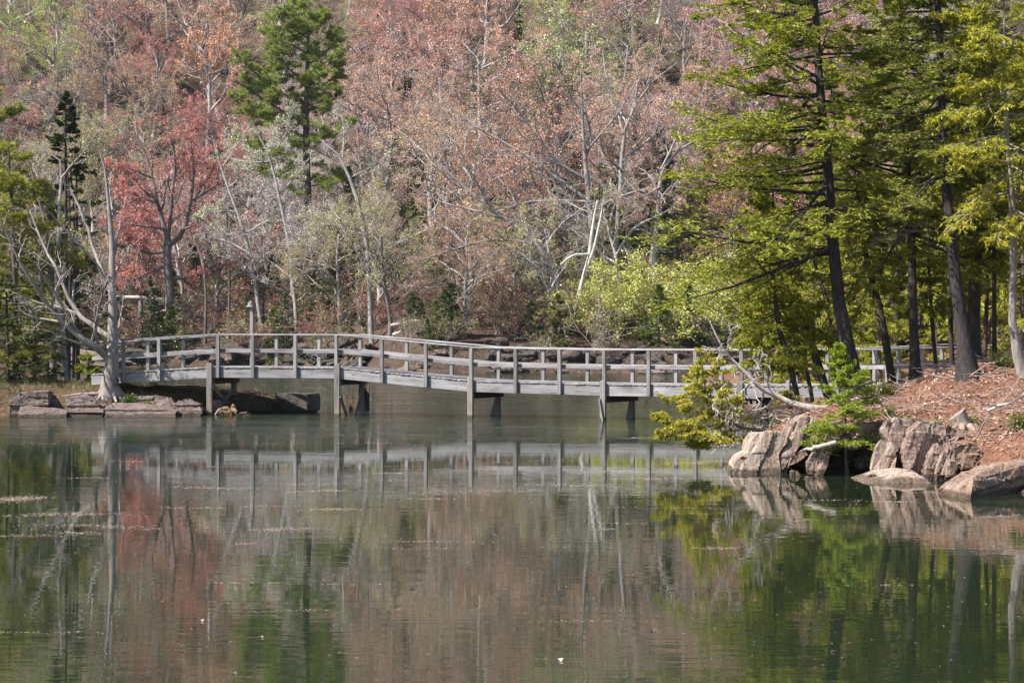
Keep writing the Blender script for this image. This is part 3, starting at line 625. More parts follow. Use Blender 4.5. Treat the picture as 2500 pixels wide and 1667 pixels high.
def conifer_crown(bark, lv, TP, TR, rng, t0, t1, nb, Lf, elev, droop, sec, ter, nbl, bl, bw, kind, az=None, twig_r=.006, seclen=.42):
    """whorled branches off a stem polyline TP (1,k,3)"""
    t_ = t0+(t1-t0)*(np.arange(nb)+rng.uniform(0, 1, nb))/nb; idx = np.zeros(nb, int)
    p, tan, r = at_t(TP, TR, idx, np.clip(t_, 0, .999))
    a = rng.uniform(0, 2*np.pi, nb) if az is None else az(nb, rng)
    e = np.radians(elev[0]+(elev[1]-elev[0])*((t_-t0)/(t1-t0))+rng.normal(0, 11, nb))
    d = np.stack([np.cos(a)*np.cos(e), np.sin(a)*np.cos(e), np.sin(e)], 1)
    L = np.array([Lf((x-t0)/(t1-t0), aa) for x, aa in zip(t_, a)])*rng.uniform(.5, 1.15, nb)
    P1 = grow(p, d, L, 8, .09, (0, 0, droop), rng); R1 = taper(np.minimum(r*.5, L*.012+.006), np.full(nb, twig_r), 8)
    tubes(bark, P1, R1, 5)
    i2, t2, p2, d2, r2 = side_spawn(P1, R1, sec, .30 if kind == 'spruce' else .2, 1, 35, 62, rng, .02 if kind != 'cedar' else -.05)
    L2 = L[i2]*seclen*(1.12-t2*.85)*rng.uniform(.7, 1.2, len(i2))
    P2 = grow(p2, d2, L2, 4, .10, (0, 0, droop*.6 if kind != 'cedar' else -.10), rng); R2 = taper(np.minimum(r2*.6, L2*.012+.003), np.full(len(L2), .003), 4)
    tubes(bark, P2, R2, 3)
    i3, t3, p3, d3, r3 = side_spawn(P2, R2, ter, .12, 1, 35, 60, rng, .0 if kind != 'cedar' else -.15)
    L3 = np.maximum(L2[i3]*.45*(1.1-.7*t3)*rng.uniform(.7, 1.2, len(i3)), .05)
    P3 = grow(p3, d3, L3, 3, .12, (0, 0, 0 if kind != 'cedar' else -.15), rng)
    if kind == 'pine':        # tufts of long needles at twig ends
        c = np.concatenate([P3[:, -1], P2[:, -1], P3[:, 1]]); ax = np.concatenate([nrm(P3[:, -1]-P3[:, 0]), nrm(P2[:, -1]-P2[:, -2]), nrm(P3[:, -1]-P3[:, 0])])
        c = np.repeat(c, nbl, 0); ax = np.repeat(ax, nbl, 0); u = nrm(ax*.6+rng.normal(0, .55, c.shape)+np.array([0, 0, .28]))
        l = bl*rng.uniform(.6, 1.2, len(c)); blades(lv, c+u*l[:, None]*.5, u, l, bw, rng)
    else:
        n3 = len(P3); k = nbl; tt = rng.uniform(.0, 1.05, n3*k); ii = np.repeat(np.arange(n3), k)
        c = P3[ii, 0]*(1-tt)[:, None]+P3[ii, -1]*tt[:, None]; ax = nrm(P3[ii, -1]-P3[ii, 0])
        if kind == 'cedar':   # flat drooping fans
            s = nrm(np.cross(ax, nrm(rng.normal(size=(n3, 3))*np.array([1, 1, .3]))[ii])); sg = rng.choice([-1., 1.], len(c))[:, None]
            u = nrm(ax*.75+s*sg*.65+np.array([0, 0, -.1])+rng.normal(0, .12, c.shape))
        else:
            s = nrm(np.cross(ax, np.array([0, 0, 1.]))); sg = rng.choice([-1., 1.], len(c))[:, None]
            u = nrm(ax*.75+s*sg*.6+rng.normal(0, .28, c.shape)+np.array([0, 0, .08]))
        l = bl*rng.uniform(.6, 1.25, len(c)); blades(lv, c+u*l[:, None]*.45, u, l, bw*rng.uniform(.7, 1.3, len(c)), rng)
        # needles along the second-order twigs too
        n2 = len(P2); k = max(2, nbl//2); tt = rng.uniform(.15, 1, n2*k); ii = np.repeat(np.arange(n2), k); c, ax, _ = at_t(P2, R2, ii, np.clip(tt, 0, .999))
        u = nrm(ax*.8+rng.normal(0, .5, c.shape)); l = bl*rng.uniform(.6, 1.2, len(c)); blades(lv, c+u*l[:, None]*.4, u, l, bw, rng)
    return P1
def conifer(seed, h, wid, kind='spruce', t0=.12, nb=42, sec=9, ter=5, nbl=5, bl=.22, bw=.06, elev=(-12, 35), droop=-.02, shape=.85, base=.02, mat='needle'):
    rng = np.random.default_rng(seed); bark = Bag(); lv = Bag()
    TP = grow(np.array([[0, 0, -.3]]), np.array([[rng.normal(0, .03), rng.normal(0, .03), 1.]]), np.array([h+.3]), 12, .02, (0, 0, .02), rng)
    TR = taper(np.array([h*base]), np.array([.012]), 12); tubes(bark, TP, TR, 8)
    if kind == 'pine': Lf = lambda u, a: wid*(.55+.5*math.sin(min(u*1.2+.25, 1)*math.pi))*(1-.45*u)
    else: Lf = lambda u, a: wid*max(.06, (1-u)**shape)
    conifer_crown(bark, lv, TP, TR, rng, t0, .995, nb, Lf, elev, droop, sec, ter, nbl, bl, bw, kind)
    return bark.mesh('trunk', MAT['darkbark'], True), lv.mesh('crown', MAT[mat])

def multi_conifer(name, limbs, D, label, cat, kind, col, seed, L=.38, nb=16, barkc=(.25, .21, .19), ns=(7, 4, 8), bl=(.06, .024), mat='cedar', matb='deadwood', jit=.12, t0=.22, elev=(-10, 30), droop=0.0, seclen=.5, stem_nb=None):
    """conifer drawn limb by limb: every limb carries its own sprays"""
    rng = np.random.default_rng(seed); bark = Bag(); lv = Bag(); b0 = W(limbs[0][0][0], limbs[0][0][1], D)
    for i, lb in enumerate(limbs):
        sl = rng.normal(0, jit) if i else 0
        P, R = path([[*(W(px, py, D+sl*(j+.3))-b0), wd*.5/FPX*D] for j, (px, py, wd) in enumerate(lb)], 10); tubes(bark, P, R, 6 if i else 9)
        n_ = nb if i or stem_nb is None else stem_nb
        if n_: conifer_crown(bark, lv, P, R, rng, t0 if i else max(t0, .22), .99, n_, lambda u, a: L*(1.1-.6*u), elev, droop, *ns, *bl, kind, None, .003, seclen)
    o = empty(name, b0, label, cat); link('trunk', bark.mesh('trunk', MAT[matb], True), None, o, color=barkc); link('crown', lv.mesh('crown', MAT[mat]), None, o, color=col); return o
def plant(name, ms, loc, rz, sc, barkc, leafc, label, cat, group=None, tilt=(0, 0)):
    o = empty(name, loc, label, cat, group, rz, sc); o.rotation_euler = (tilt[0], tilt[1], rz)
    link('trunk', ms[0], None, o, color=barkc)
    if ms[1] is not None: link('crown', ms[1], None, o, color=leafc)
    return o

# ------------------------------------------------------------------ the far hillside
BL = [broadleaf(100+i, 12.5, 10 if i % 2 else 12, .10, (5, .074, .085, .54)) for i in range(6)]
BL += [broadleaf(120+i, 13, 10, .12, (4, .09, .08, .7), t0=.38, ang=(20, 50), lim=.36) for i in range(2)]
BARE = [broadleaf(130+i, 12, 9, .16, (2, .09, .07, .18), ang=(25, 60)) for i in range(2)]
SPEC_S = [(6, .15, 25, 60, .5, 5, .2, 3), (5, .15, 25, 60, .5, 4, .25, 3)]
SHR = [broadleaf(140+i, 3.0, 9, .2, (3, .10, .07, .8), SPEC_S, (15, 60), .35, .05, .8, .12, .012) for i in range(3)]
CF = [conifer(150, 11, 2.6, 'spruce', .10, 60, 9, 5, 5, .24, .06), conifer(151, 9, 2.3, 'spruce', .08, 52, 9, 5, 5, .24, .06, (-5, 35)), conifer(152, 3.2, 1.3, 'spruce', .04, 34, 7, 4, 5, .18, .05, (5, 35))]
PINE = conifer(163, 14, 3.0, 'pine', .35, 30, 8, 4, 12, .34, .04, (5, 40), .035)
RED, CORAL, TAN, ORNG, OLIVE, PALE, LIME, GREY = (.68, .255, .215), (.66, .325, .255), (.61, .405, .305), (.63, .39, .265), (.50, .46, .21), (.62, .62, .50), (.48, .54, .10), (.48, .42, .37)
CN = {RED: 'red-flowered maple', CORAL: 'coral-budded maple', TAN: 'tan-budded oak', ORNG: 'orange-budded oak', OLIVE: 'olive-yellow budding tree', PALE: 'pale silvery budding tree', LIME: 'lime-green leafing tree', GREY: 'nearly bare grey tree'}
BLOBS = [(60, 120, RED), (150, 60, LIME), (330, 60, CORAL), (300, 170, ORNG), (200, 330, OLIVE), (60, 260, GREY), (60, 420, GREY), (320, 250, OLIVE), (430, 220, CORAL), (530, 130, CORAL), (600, 60, ORNG), (420, 380, RED), (340, 480, RED), (480, 480, RED), (560, 300, RED), (640, 350, PALE), (620, 480, PALE), (720, 560, PALE), (850, 250, PALE), (800, 420, PALE),
         (950, 100, RED), (1050, 70, CORAL), (1000, 180, CORAL), (1180, 60, ORNG), (1150, 180, TAN), (1050, 300, TAN), (950, 360, TAN), (1100, 430, TAN), (900, 450, ORNG), (1000, 560, ORNG), (1250, 250, ORNG), (1300, 380, ORNG), (1400, 130, TAN), (1500, 250, TAN), (1350, 50, OLIVE), (1600, 60, GREY), (1560, 380, TAN), (1650, 200, TAN), (950, 660, CORAL), (1080, 690, ORNG), (1250, 640, CORAL), (850, 640, GREY), (1500, 520, GREY), (700, 700, GREY), (500, 700, CORAL), (1750, 150, CORAL), (1900, 250, RED), (2000, 100, CORAL), (2150, 330, CORAL), (2300, 200, GREY), (2400, 100, OLIVE), (700, 40, OLIVE), (850, 60, ORNG), (1260, 140, OLIVE), (1460, 340, OLIVE), (1010, 480, OLIVE), (690, 210, OLIVE), (250, 450, OLIVE), (1180, 330, CORAL), (560, 560, OLIVE), (1330, 560, OLIVE), (860, 520, OLIVE)]
rng = np.random.default_rng(77); rnd = random.Random(77)
HB = [(.44, .405, .405), (.37, .34, .34), (.49, .46, .46), (.28, .255, .255)]
pts = []
tries = 0
while tries < 16000:
    tries += 1
    y = rng.uniform(134, 248); x = rng.uniform(-1, 1)*(y*.235+5); d = y-float(shore_y(x))
    if d < 3.5: continue
    sp = 4.7+(y-134)*.008
    if x/y*FPX+1250 > 1900: sp *= 1.15
    if all((x-a)**2+(y-b)**2 > sp*sp for a, b in pts): pts.append((x, y))
hill = []
for x, y in pts:
    z = float(hill_z(x, y)); d = y-float(shore_y(x)); sc = rng.uniform(.8, 1.3)*(.8 if d < 12 else 1)
    px, py = to_px((x, y, z+8.0*sc))
    if py < -190 or px > 2450: continue
    c = min(BLOBS, key=lambda b: (b[0]-px+rng.normal(0, 45))**2+(b[1]-py+rng.normal(0, 45))**2)[2]
    hill.append((px, py, x, y, z, sc, c))
hill.sort(key=lambda h: h[0])
cnt = {}
for h in hill:
    px, py = h[0], h[1]
    row = 'high up' if py < 120 else 'halfway up' if py < 380 else 'low down'
    colm = 'above the dead grey tree' if px < 450 else 'around the tall pine' if px < 900 else 'left of the great oak' if px < 1350 else 'behind the great oak' if px < 1700 else 'behind the big spruce'
    cnt.setdefault((CN[h[6]], row, colm), []).append(h)
ORD = ['first', 'second', 'third', 'fourth', 'fifth', 'sixth', 'seventh', 'eighth', 'ninth', 'tenth', 'eleventh', 'twelfth']
nt_ = 0
for (nm, row, colm), hs in cnt.items():
    for i, (px, py, x, y, z, sc, c) in enumerate(hs):
        lab = f'{nm} {row} the slope, {colm}' if len(hs) == 1 else f'{ORD[min(i, 11)]} {nm} from the left, {row} {colm}'
        j = tuple(min(1, v*rng.uniform(.85, 1.15)) for v in c)
        ms = BARE[rnd.randrange(2)] if c == GREY else BL[rnd.randrange(8)]
        plant('budding_tree', ms, (x, y, z), rng.uniform(0, 6.28), sc, HB[rnd.randrange(4)], j, lab, 'tree', f'budding trees {row}', (rng.normal(0, .05), rng.normal(0, .05)))
# conifers placed on the slope
def hill_at(px, D):
    D = max(D, float(shore_y((px-1250)/FPX*D))+.5); x = (px-1250)/FPX*D; return x, D, float(hill_z(x, D))
CONS = [(820, 150, 1, .9, 'dark spruce beside the leaning grey trunk'), (870, 158, 0, .8, 'dark spruce right of the tall pine'), (560, 168, 1, .7, 'dark spruce left of the tall pine, half hidden'), (250, 222, 0, .8, 'dark spruce at the top edge above the red maple'), (1130, 214, 0, .9, 'dark spruce at the top edge above the coral maples'), (1240, 218, 0, .9, 'second dark spruce at the top edge above the coral maples'), (1500, 150, 1, .9, 'dark spruce behind the great oak'), (1580, 146, 0, .75, 'dark spruce above the green shrub'), (1660, 143, 0, .85, 'tall dark spruce above the green shrub, nearer the big spruce'), (1730, 146, 1, 1.0, 'dark spruce at the right edge of the green shrub'), (1400, 160, 0, .75, 'dark spruce behind the oak trunk'), (1250, 152, 1, .7, 'slim spruce among the orange oaks'), (1180, 145, 1, .5, 'small spruce below the long oak limb'), (1000, 150, 1, .6, 'small spruce left of the long oak limb'), (660, 160, 1, .6, 'spruce behind the pale silvery trees'), (480, 172, 0, .55, 'spruce behind the red maple'), (330, 176, 1, .6, 'spruce above the red maple'), (930, 146, 1, .45, 'small spruce above the bridge crest'), (1800, 150, 0, .9, 'dark spruce behind the leaning cedars'), (1350, 143, 1, .45, 'short spruce below the great oak'), (770, 152, 0, .62, 'spruce behind the tall pine trunk'), (700, 148, 1, .5, 'short spruce left of the tall pine trunk'), (600, 150, 1, .5, 'short spruce behind the slim silvery trees'), (1080, 147, 1, .55, 'short spruce under the leaning oak'), (1290, 146, 0, .5, 'spruce below the long oak limbs'), (1450, 142, 1, .6, 'spruce at the foot of the great oak'), (1540, 141, 0, .55, 'spruce just left above the green thicket'), (1620, 150, 0, .8, 'spruce behind the pale twisted limbs'), (420, 160, 1, .5, 'short spruce behind the red maple trunk'), (980, 162, 0, .6, 'spruce left of the orange oaks')]
DG, MG, YG = (.06, .09, .035), (.10, .145, .045), (.14, .17, .03)
for px, D, v, sc, lb in CONS:
    plant('hill_spruce', CF[v], hill_at(px, D), rnd.uniform(0, 6), sc, (.12, .10, .095), tuple(a*rnd.uniform(.8, 1.3) for a in (DG if v == 0 else MG)), lb, 'spruce', 'dark conifers on the far hillside')
for i in range(34):
    px = -60+i*62+rnd.uniform(-25, 25); D = rnd.uniform(146, 206); c_ = hill_at(px, D)
    plant('hill_spruce', CF[i % 2], c_, rnd.uniform(0, 6), rnd.uniform(.45, .8), (.12, .10, .095), tuple(a*rnd.uniform(.8, 1.25) for a in (DG if i % 3 else MG)), f'{"dark" if i % 3 else "mossy"} understory spruce '+('high on the slope' if D > 178 else 'in the lower woods')+f', {"left" if px < 700 else "right" if px > 1450 else "middle"} third', 'fir', 'dark conifers on the far hillside')
x, y, z = hill_at(870, 200)
plant('pine_top', PINE, (x, y, z-6), 2.0, .8, (.12, .105, .10), (.20, .25, .07), 'smaller pine top right of the tall pine', 'pine')
# low growth at the far shore
cells = {}
for i in range(285):
    px = rnd.uniform(-150, 1950); D = float(shore_y((px-1250)/FPX*140))+(rnd.uniform(.4, 17)**(1 if i % 2 else .7) if i < 170 else rnd.uniform(12, 50)); x, y, z = hill_at(px, D)
    if i % 4 == 0:
        plant('fir_sapling', CF[2], (x, y, z), rnd.uniform(0, 6), rnd.uniform(.45, 1.15), (.13, .11, .10), tuple(a*rnd.uniform(.7, 1.3) for a in (MG if i % 2 else (.11, .15, .03))), far_label(px, ('mossy' if i % 2 else 'yellowish')+' low fir', 'at the far shore' if i < 170 else 'up the slope'), 'fir', far_label(px, 'low firs', 'on the far slope'))
    else:
        plant('bare_shrub', SHR[i % 3], (x, y, z), rnd.uniform(0, 6), rnd.uniform(.5, 1.25), HB[rnd.randrange(4)], [(.36, .20, .14), (.32, .27, .10), (.30, .12, .08), (.25, .22, .08)][i % 4], far_label(px, ['tan', 'olive', 'rust', 'dull green'][i % 4]+' twiggy shrub', 'at the far shore' if i < 170 else 'up the slope'), 'shrub', far_label(px, 'shrubs', 'on the far slope'))
# bright green shrub clump
SG = [broadleaf(170+i, 4.6, 18, .2, (9, .10, .13, 1.0), [(7, .15, 25, 65, .5, 5, .2, 3), (6, .15, 25, 60, .5, 4, .25, 3)], (25, 85), .35, .05, .85, .12, .012) for i in range(2)]
for i, (px, D, sc, lb) in enumerate([(1495, 133.5, 1.0, 'leafy light-green shrub at the left of the green thicket'), (1590, 133, 1.25, 'tallest light-green shrub in the middle of the green thicket'), (1685, 134, 1.05, 'light-green shrub at the right of the green thicket'), (1800, 136, .7, 'light-green shrub behind the leaning cedars'), (2000, 138, .8, 'light-green shrub behind the big spruce trunk'), (2200, 140, .9, 'light-green shrub seen between the cedar trunks')]):
    o = plant('green_shrub', SG[i % 2], hill_at(px, D), i*1.7, sc, (.55, .53, .51), (.58, .60, .13), lb, 'shrub', 'light-green shrubs on the far shore'); o.children[1].data.materials[0] = MAT['leaf']; o.scale = (sc*1.15, sc, sc*.82)

# ------------------------------------------------------------------ single trees of the far slope, limb by limb
def limb_tree(name, limbs, D, label, cat, barkc, leafc, spec, leaf, seed, matb='bark', matl='bud', jit=.5, depth=None, sub=True, k=10, stems=1, base=None, group=None, up=.05, wscale=1.0):
    """limbs: lists of (px, py, width px) at distance D; each limb wanders off in depth by its own slope"""
    rng = np.random.default_rng(seed); bark = Bag(); lv = Bag() if leaf else None
    if D > 100: D = max(D, float(shore_y((limbs[0][0][0]-1250)/FPX*D))+3.0)
    b0 = W(limbs[0][0][0], limbs[0][0][1], D) if base is None else np.array(base, float)
    if D > 100 and matb == 'bark' and base is None:      # the stem goes down to the ground of the slope
        b0[2] = float(hill_z(b0[0], D))
        limbs = [[(limbs[0][0][0], to_px((b0[0], D, b0[2]-.4))[1], limbs[0][0][2])]+limbs[0][1:]]+limbs[1:]
    limbs = [[(a, b, w_*wscale) for a, b, w_ in lb] for lb in limbs]
    Ps, Rs = [], []
    for i, lb in enumerate(limbs):
        sl = 0 if i < stems else (depth[i] if depth else rng.uniform(-jit, jit))
        q = []
        for n_, (px, py, wd) in enumerate(lb):
            f = n_/max(1, len(lb)-1); dd = D+sl*f*3.0+(rng.normal(0, .08) if 0 < n_ else 0)
            q.append([*(W(px, py, dd)-b0), wd*.5/FPX*D])
        P, R = path(q, k); P[:, 1:-1] += rng.normal(0, .012, (1, k-2, 3)); Ps.append(P); Rs.append(R); tubes(bark, P, R, 9 if i < stems else 7)
    P = np.concatenate(Ps); R = np.concatenate(Rs)
    if sub: twig_out(bark, P[(stems if len(P) > stems else 0):], R[(stems if len(P) > stems else 0):], rng, spec, lv, leaf, up)
    o = empty(name, b0, label, cat, group)
    link('trunk', bark.mesh('trunk', MAT[matb], True), None, o, color=barkc)
    if leaf: link('crown', lv.mesh('crown', MAT[matl]), None, o, color=leafc)
    return o, bark, b0
def S(pts, sc, ox, oy): return [(ox+x/sc, oy+y/sc, w_) for x, y, w_ in pts]
c5 = lambda *p: S(p, 2.412, 800, 0)
zb = to_px((-13.6, 154, float(hill_z(-13.6, 154))-.4))[1]
multi_conifer('tall_white_pine', [[(757, zb, 26), (754, 540, 20), (746, 330, 16), (750, 180, 11), (756, 8, 3)], [(748, 205, 6), (700, 165, 5), (655, 118, 3)], [(750, 160, 6), (800, 125, 5), (832, 88, 3)], [(748, 235, 6), (800, 200, 5), (838, 176, 3)], [(746, 285, 8), (660, 215, 6), (578, 132, 3)], [(745, 305, 7), (650, 248, 5), (572, 195, 3)], [(744, 335, 7), (640, 288, 5), (556, 235, 3)], [(745, 300, 6), (700, 300, 5), (610, 275, 3)], [(744, 385, 6), (650, 368, 4), (562, 345, 3)], [(752, 95, 5), (705, 62, 4), (678, 40, 3)], [(753, 85, 5), (790, 50, 4), (812, 44, 3)], [(747, 250, 5), (690, 235, 4), (640, 180, 3)], [(750, 130, 5), (700, 105, 4), (662, 78, 3)], [(748, 215, 5), (780, 190, 4), (815, 140, 3)], [(746, 270, 5), (790, 262, 4), (820, 240, 3)], [(754, 60, 4), (735, 30, 3), (725, 15, 2)], [(746, 345, 5), (810, 335, 4), (862, 305, 2)], [(746, 425, 5), (690, 435, 4), (640, 415, 2)], [(747, 455, 5), (800, 450, 3), (850, 425, 2)]],
    154, 'tall green pine standing above the bare trees', 'pine', 'pine', (.30, .36, .085), 161, 1.8, 15, (.13, .11, .105), (8, 5, 8), (.26, .026), 'needle', 'darkbark', .6, .2, (-10, 40), .02, .5, 24)
HS = [(8, .15, 30, 65, .32, 6, .28, 4), (7, .2, 30, 65, .45, 5, .28, 3), (4, .15, 25, 60, .55, 3, .25, 3)]
PALEB = (.34, .32, .315)
limb_tree('great_oak', [c5((1590, 1900, 36), (1570, 1500, 28), (1558, 1350, 26), (1540, 1150, 22), (1510, 900, 15), (1500, 650, 9), (1490, 430, 5)),
    c5((1532, 1190, 12), (1380, 1180, 11), (1150, 1185, 9), (1000, 1260, 8), (700, 1270, 6), (520, 1280, 3)), c5((1540, 1180, 16), (1330, 1040, 14), (1190, 920, 11), (1000, 820, 8), (850, 740, 6), (680, 590, 3)),
    c5((1525, 1060, 14), (1340, 960, 11), (1230, 800, 9), (1130, 660, 6), (1000, 520, 3)), c5((1515, 950, 11), (1560, 800, 9), (1500, 600, 6), (1420, 420, 3)), c5((1550, 1250, 12), (1700, 1160, 10), (1950, 1090, 7), (1990, 1200, 4)),
    c5((1510, 900, 10), (1640, 760, 8), (1760, 600, 5), (1840, 420, 3)), c5((1500, 700, 7), (1400, 500, 5), (1300, 300, 3))], 137.5, 'great spreading oak with long pale limbs and tan buds', 'oak', (.31, .285, .28), TAN, HS, (5, .074, .08, .54), 201, jit=.9, wscale=.66)
limb_tree('leaning_oak', [c5((1420, 1640, 22), (1330, 1530, 22), (1190, 1400, 18), (1100, 1320, 14), (1000, 1270, 11), (850, 1150, 8), (700, 1000, 5), (560, 880, 3)),
    c5((1190, 1400, 10), (1140, 1250, 8), (1060, 1100, 6), (900, 950, 3)), c5((1240, 1440, 9), (1000, 1400, 8), (760, 1460, 6), (520, 1540, 3)), c5((1100, 1320, 9), (900, 1240, 7), (700, 1210, 5), (480, 1100, 3)), c5((1300, 1490, 8), (1000, 1600, 7), (700, 1700, 5), (420, 1680, 3)), c5((1000, 1270, 7), (860, 1050, 5), (760, 850, 3))],
    134.5, 'leaning oak with pinkish buds whose limbs sweep low over the shore', 'oak', (.35, .32, .315), (.46, .23, .16), HS, (5, .074, .08, .54), 202, jit=.8, wscale=.72)
limb_tree('forked_oak', [c5((1690, 1700, 24), (1700, 1400, 22), (1720, 1150, 20), (1735, 900, 17), (1745, 780, 15), (1790, 650, 11), (1880, 500, 7), (2060, 370, 4)),
    c5((1740, 790, 11), (1700, 640, 8), (1640, 480, 5), (1620, 300, 3)), c5((1735, 950, 10), (1850, 860, 8), (1930, 790, 6), (2060, 700, 3)), c5((1730, 1000, 9), (1620, 920, 7), (1600, 760, 4)), c5((1800, 640, 8), (1830, 480, 6), (1800, 300, 3)), c5((1880, 500, 6), (1960, 300, 4), (2000, 150, 3))],
    141.0, 'forked oak with tan buds right of the great oak', 'oak', PALEB, TAN, HS, (5, .074, .08, .54), 203, jit=.9, wscale=.6)
limb_tree('pale_limb_tree', [c5((1900, 1500, 20), (1940, 1250, 17), (1960, 980, 15), (2080, 870, 10), (2180, 820, 6)), c5((1700, 1500, 13), (1800, 1330, 11), (1980, 1260, 8), (2080, 1190, 4)), c5((1960, 1000, 9), (2040, 850, 7), (2100, 700, 5), (2200, 560, 3)), c5((1960, 1100, 8), (1830, 1180, 6), (1700, 1160, 3))],
    135.5, 'tree with twisted pale limbs left of the big spruce', 'tree', (.38, .36, .35), TAN, HS, (3, .08, .07, .5), 204, jit=.7, wscale=.62)
limb_tree('white_snag', [c5((1470, 1790, 14), (1500, 1640, 9), (1540, 1520, 10), (1560, 1350, 8), (1590, 1180, 5)), c5((1500, 1640, 8), (1560, 1500, 8), (1600, 1330, 6), (1620, 1200, 3)), c5((1540, 1500, 7), (1440, 1500, 8), (1370, 1560, 4))],
    133.2, 'twisted white snag above the left end of the green thicket', 'snag', (.60, .58, .56), None, HS, None, 205, 'deadwood', sub=False)
c4 = lambda *p: S(p, 2.412, 0, 0)
o, _, _ = limb_tree('red_maple', [c4((1000, 2000, 34), (1000, 1700, 30), (985, 1560, 28), (985, 1400, 26)), c4((985, 1400, 17), (930, 1200, 13), (900, 1050, 9), (840, 850, 5), (760, 740, 3)), c4((1000, 1440, 19), (1080, 1380, 17), (1120, 1200, 12), (1150, 1000, 8), (1120, 800, 4)), c4((990, 1420, 14), (1010, 1200, 11), (1040, 950, 8), (1000, 700, 4)),
    c4((960, 1480, 10), (860, 1500, 8), (800, 1450, 5), (700, 1380, 3)), c4((1000, 1550, 9), (900, 1600, 8), (780, 1640, 5), (700, 1560, 3)), c4((930, 1200, 8), (800, 1150, 6), (680, 1080, 3)), c4((1120, 1200, 7), (1230, 1050, 5), (1300, 900, 3)), c4((900, 1050, 7), (780, 1000, 5), (650, 960, 3)), c4((1040, 950, 6), (1120, 700, 3)), c4((980, 1350, 8), (800, 1330, 6), (600, 1290, 3)), c4((1010, 1650, 10), (1150, 1620, 7), (1330, 1580, 3))],
    146, 'red maple in flower with dark forked trunk behind the bridge start', 'maple', (.20, .175, .17), (.64, .26, .22), [(9, .12, 30, 65, .36, 6, .2, 4), (8, .2, 30, 65, .45, 5, .22, 3), (4, .15, 25, 60, .55, 3, .25, 3)], (4, .085, .08, .9), 206, jit=.9, wscale=.75)
limb_tree('pale_aspen', [c4((1560, 1900, 20), (1480, 1500, 15), (1400, 1250, 12), (1300, 1000, 8), (1250, 800, 4)), c4((1400, 1250, 8), (1300, 1240, 6), (1150, 1290, 3)), c4((1440, 1380, 8), (1600, 1280, 7), (1800, 1260, 4)), c4((1480, 1500, 7), (1350, 1420, 6), (1180, 1380, 3)), c4((1350, 1100, 7), (1500, 1000, 5), (1600, 880, 3)), c4((1300, 1000, 6), (1400, 850, 4), (1500, 700, 3))],
    142, 'silvery blossoming tree between the red maple and the tall pine', 'tree', (.44, .43, .42), (.56, .56, .40), HS, (4, .085, .075, .8), 207, jit=.9, wscale=.62)
limb_tree('bent_grey_tree', [c4((2190, 1760, 22), (2170, 1500, 19), (2130, 1250, 17), (2060, 1050, 14), (2000, 900, 11), (1880, 820, 5)), c4((2020, 930, 8), (2030, 750, 5), (2000, 640, 3)), c4((2150, 1330, 7), (2010, 1310, 5), (1930, 1200, 3)), c4((2160, 1400, 6), (2320, 1440, 4), (2400, 1400, 2)), c4((2060, 1050, 6), (2200, 980, 4), (2300, 900, 3))],
    139, 'tall bent grey trunk with whitish buds right of the pine trunk', 'tree', (.40, .38, .37), (.54, .52, .40), HS, (3, .08, .07, .5), 208, jit=.8, wscale=.62)
limb_tree('pale_aspen', [c4((1760, 1900, 18), (1720, 1500, 14), (1640, 1150, 11), (1600, 920, 9), (1500, 760, 4)), c4((1640, 1150, 6), (1760, 1020, 4), (1840, 900, 3)), c4((1600, 950, 6), (1480, 960, 5), (1300, 920, 3)), c4((1700, 1400, 6), (1850, 1330, 5), (2000, 1300, 3)), c4((1610, 900, 6), (1700, 780, 4), (1720, 640, 3))],
    140, 'slim silvery tree in front of the tall pine trunk', 'tree', (.42, .41, .40), (.56, .55, .42), HS, (4, .085, .075, .7), 209, jit=.8, wscale=.62)
for i, (px, py0, py1, wd, D, lb) in enumerate([(557, 835, 520, 7, 140, 'thin dark trunk behind the tall bridge post'), (500, 850, 640, 9, 143, 'dark trunk left of the tall bridge post'), (640, 850, 560, 8, 144, 'dark trunk right of the tall bridge post'), (900, 850, 560, 10, 142, 'dark trunk behind the bridge crest'), (1110, 830, 720, 14, 136, 'short dark stub of a trunk above the sloping span'), (1390, 780, 640, 8, 141, 'thin trunk at the left of the white snag')]):
    limb_tree('thin_tree', [[(px, py0, wd), (px+4, (py0+py1)/2, wd*.8), (px-3, py1, wd*.5)], [(px, (py0+py1)/2, 4), (px+40, (py0+py1)/2-30, 2)], [(px, (py0*.4+py1*.6), 4), (px-45, (py0*.4+py1*.6)-20, 2)]], D, lb, 'tree', (.17, .15, .145), None, SPEC_S, None, 230+i)
# fallen logs on the far bank
for i, (a, b, wd, lb) in enumerate([((955, 795), (1035, 781), 9, 'fallen grey log on the far bank above the sloping span'), ((960, 818), (1000, 806), 10, 'shorter fallen log below the other one on the far bank'), ((988, 800), (1003, 880), 7, 'pale root leaning down the far bank behind the sloping span'), ((1320, 748), (1362, 742), 9, 'pale fallen limb below the great oak'), ((300, 790), (470, 740), 6, 'bleached fallen branch behind the bridge start'), ((330, 815), (560, 745), 5, 'long bleached branch rising toward the tall post'), ((280, 727), (440, 735), 12, 'thick horizontal grey limb behind the dead tree')]):
    limb_tree('fallen_log', [[(a[0], a[1], wd), ((a[0]+b[0])/2, (a[1]+b[1])/2-3, wd*.85), (b[0], b[1], wd*.6)], [((a[0]+b[0])/2, (a[1]+b[1])/2, wd*.4), (b[0]*.6+a[0]*.4, b[1]-22, 2)]], 137 if a[0] > 600 else 148, lb, 'log', (.50, .45, .42), None, SPEC_S, None, 250+i, 'deadwood')

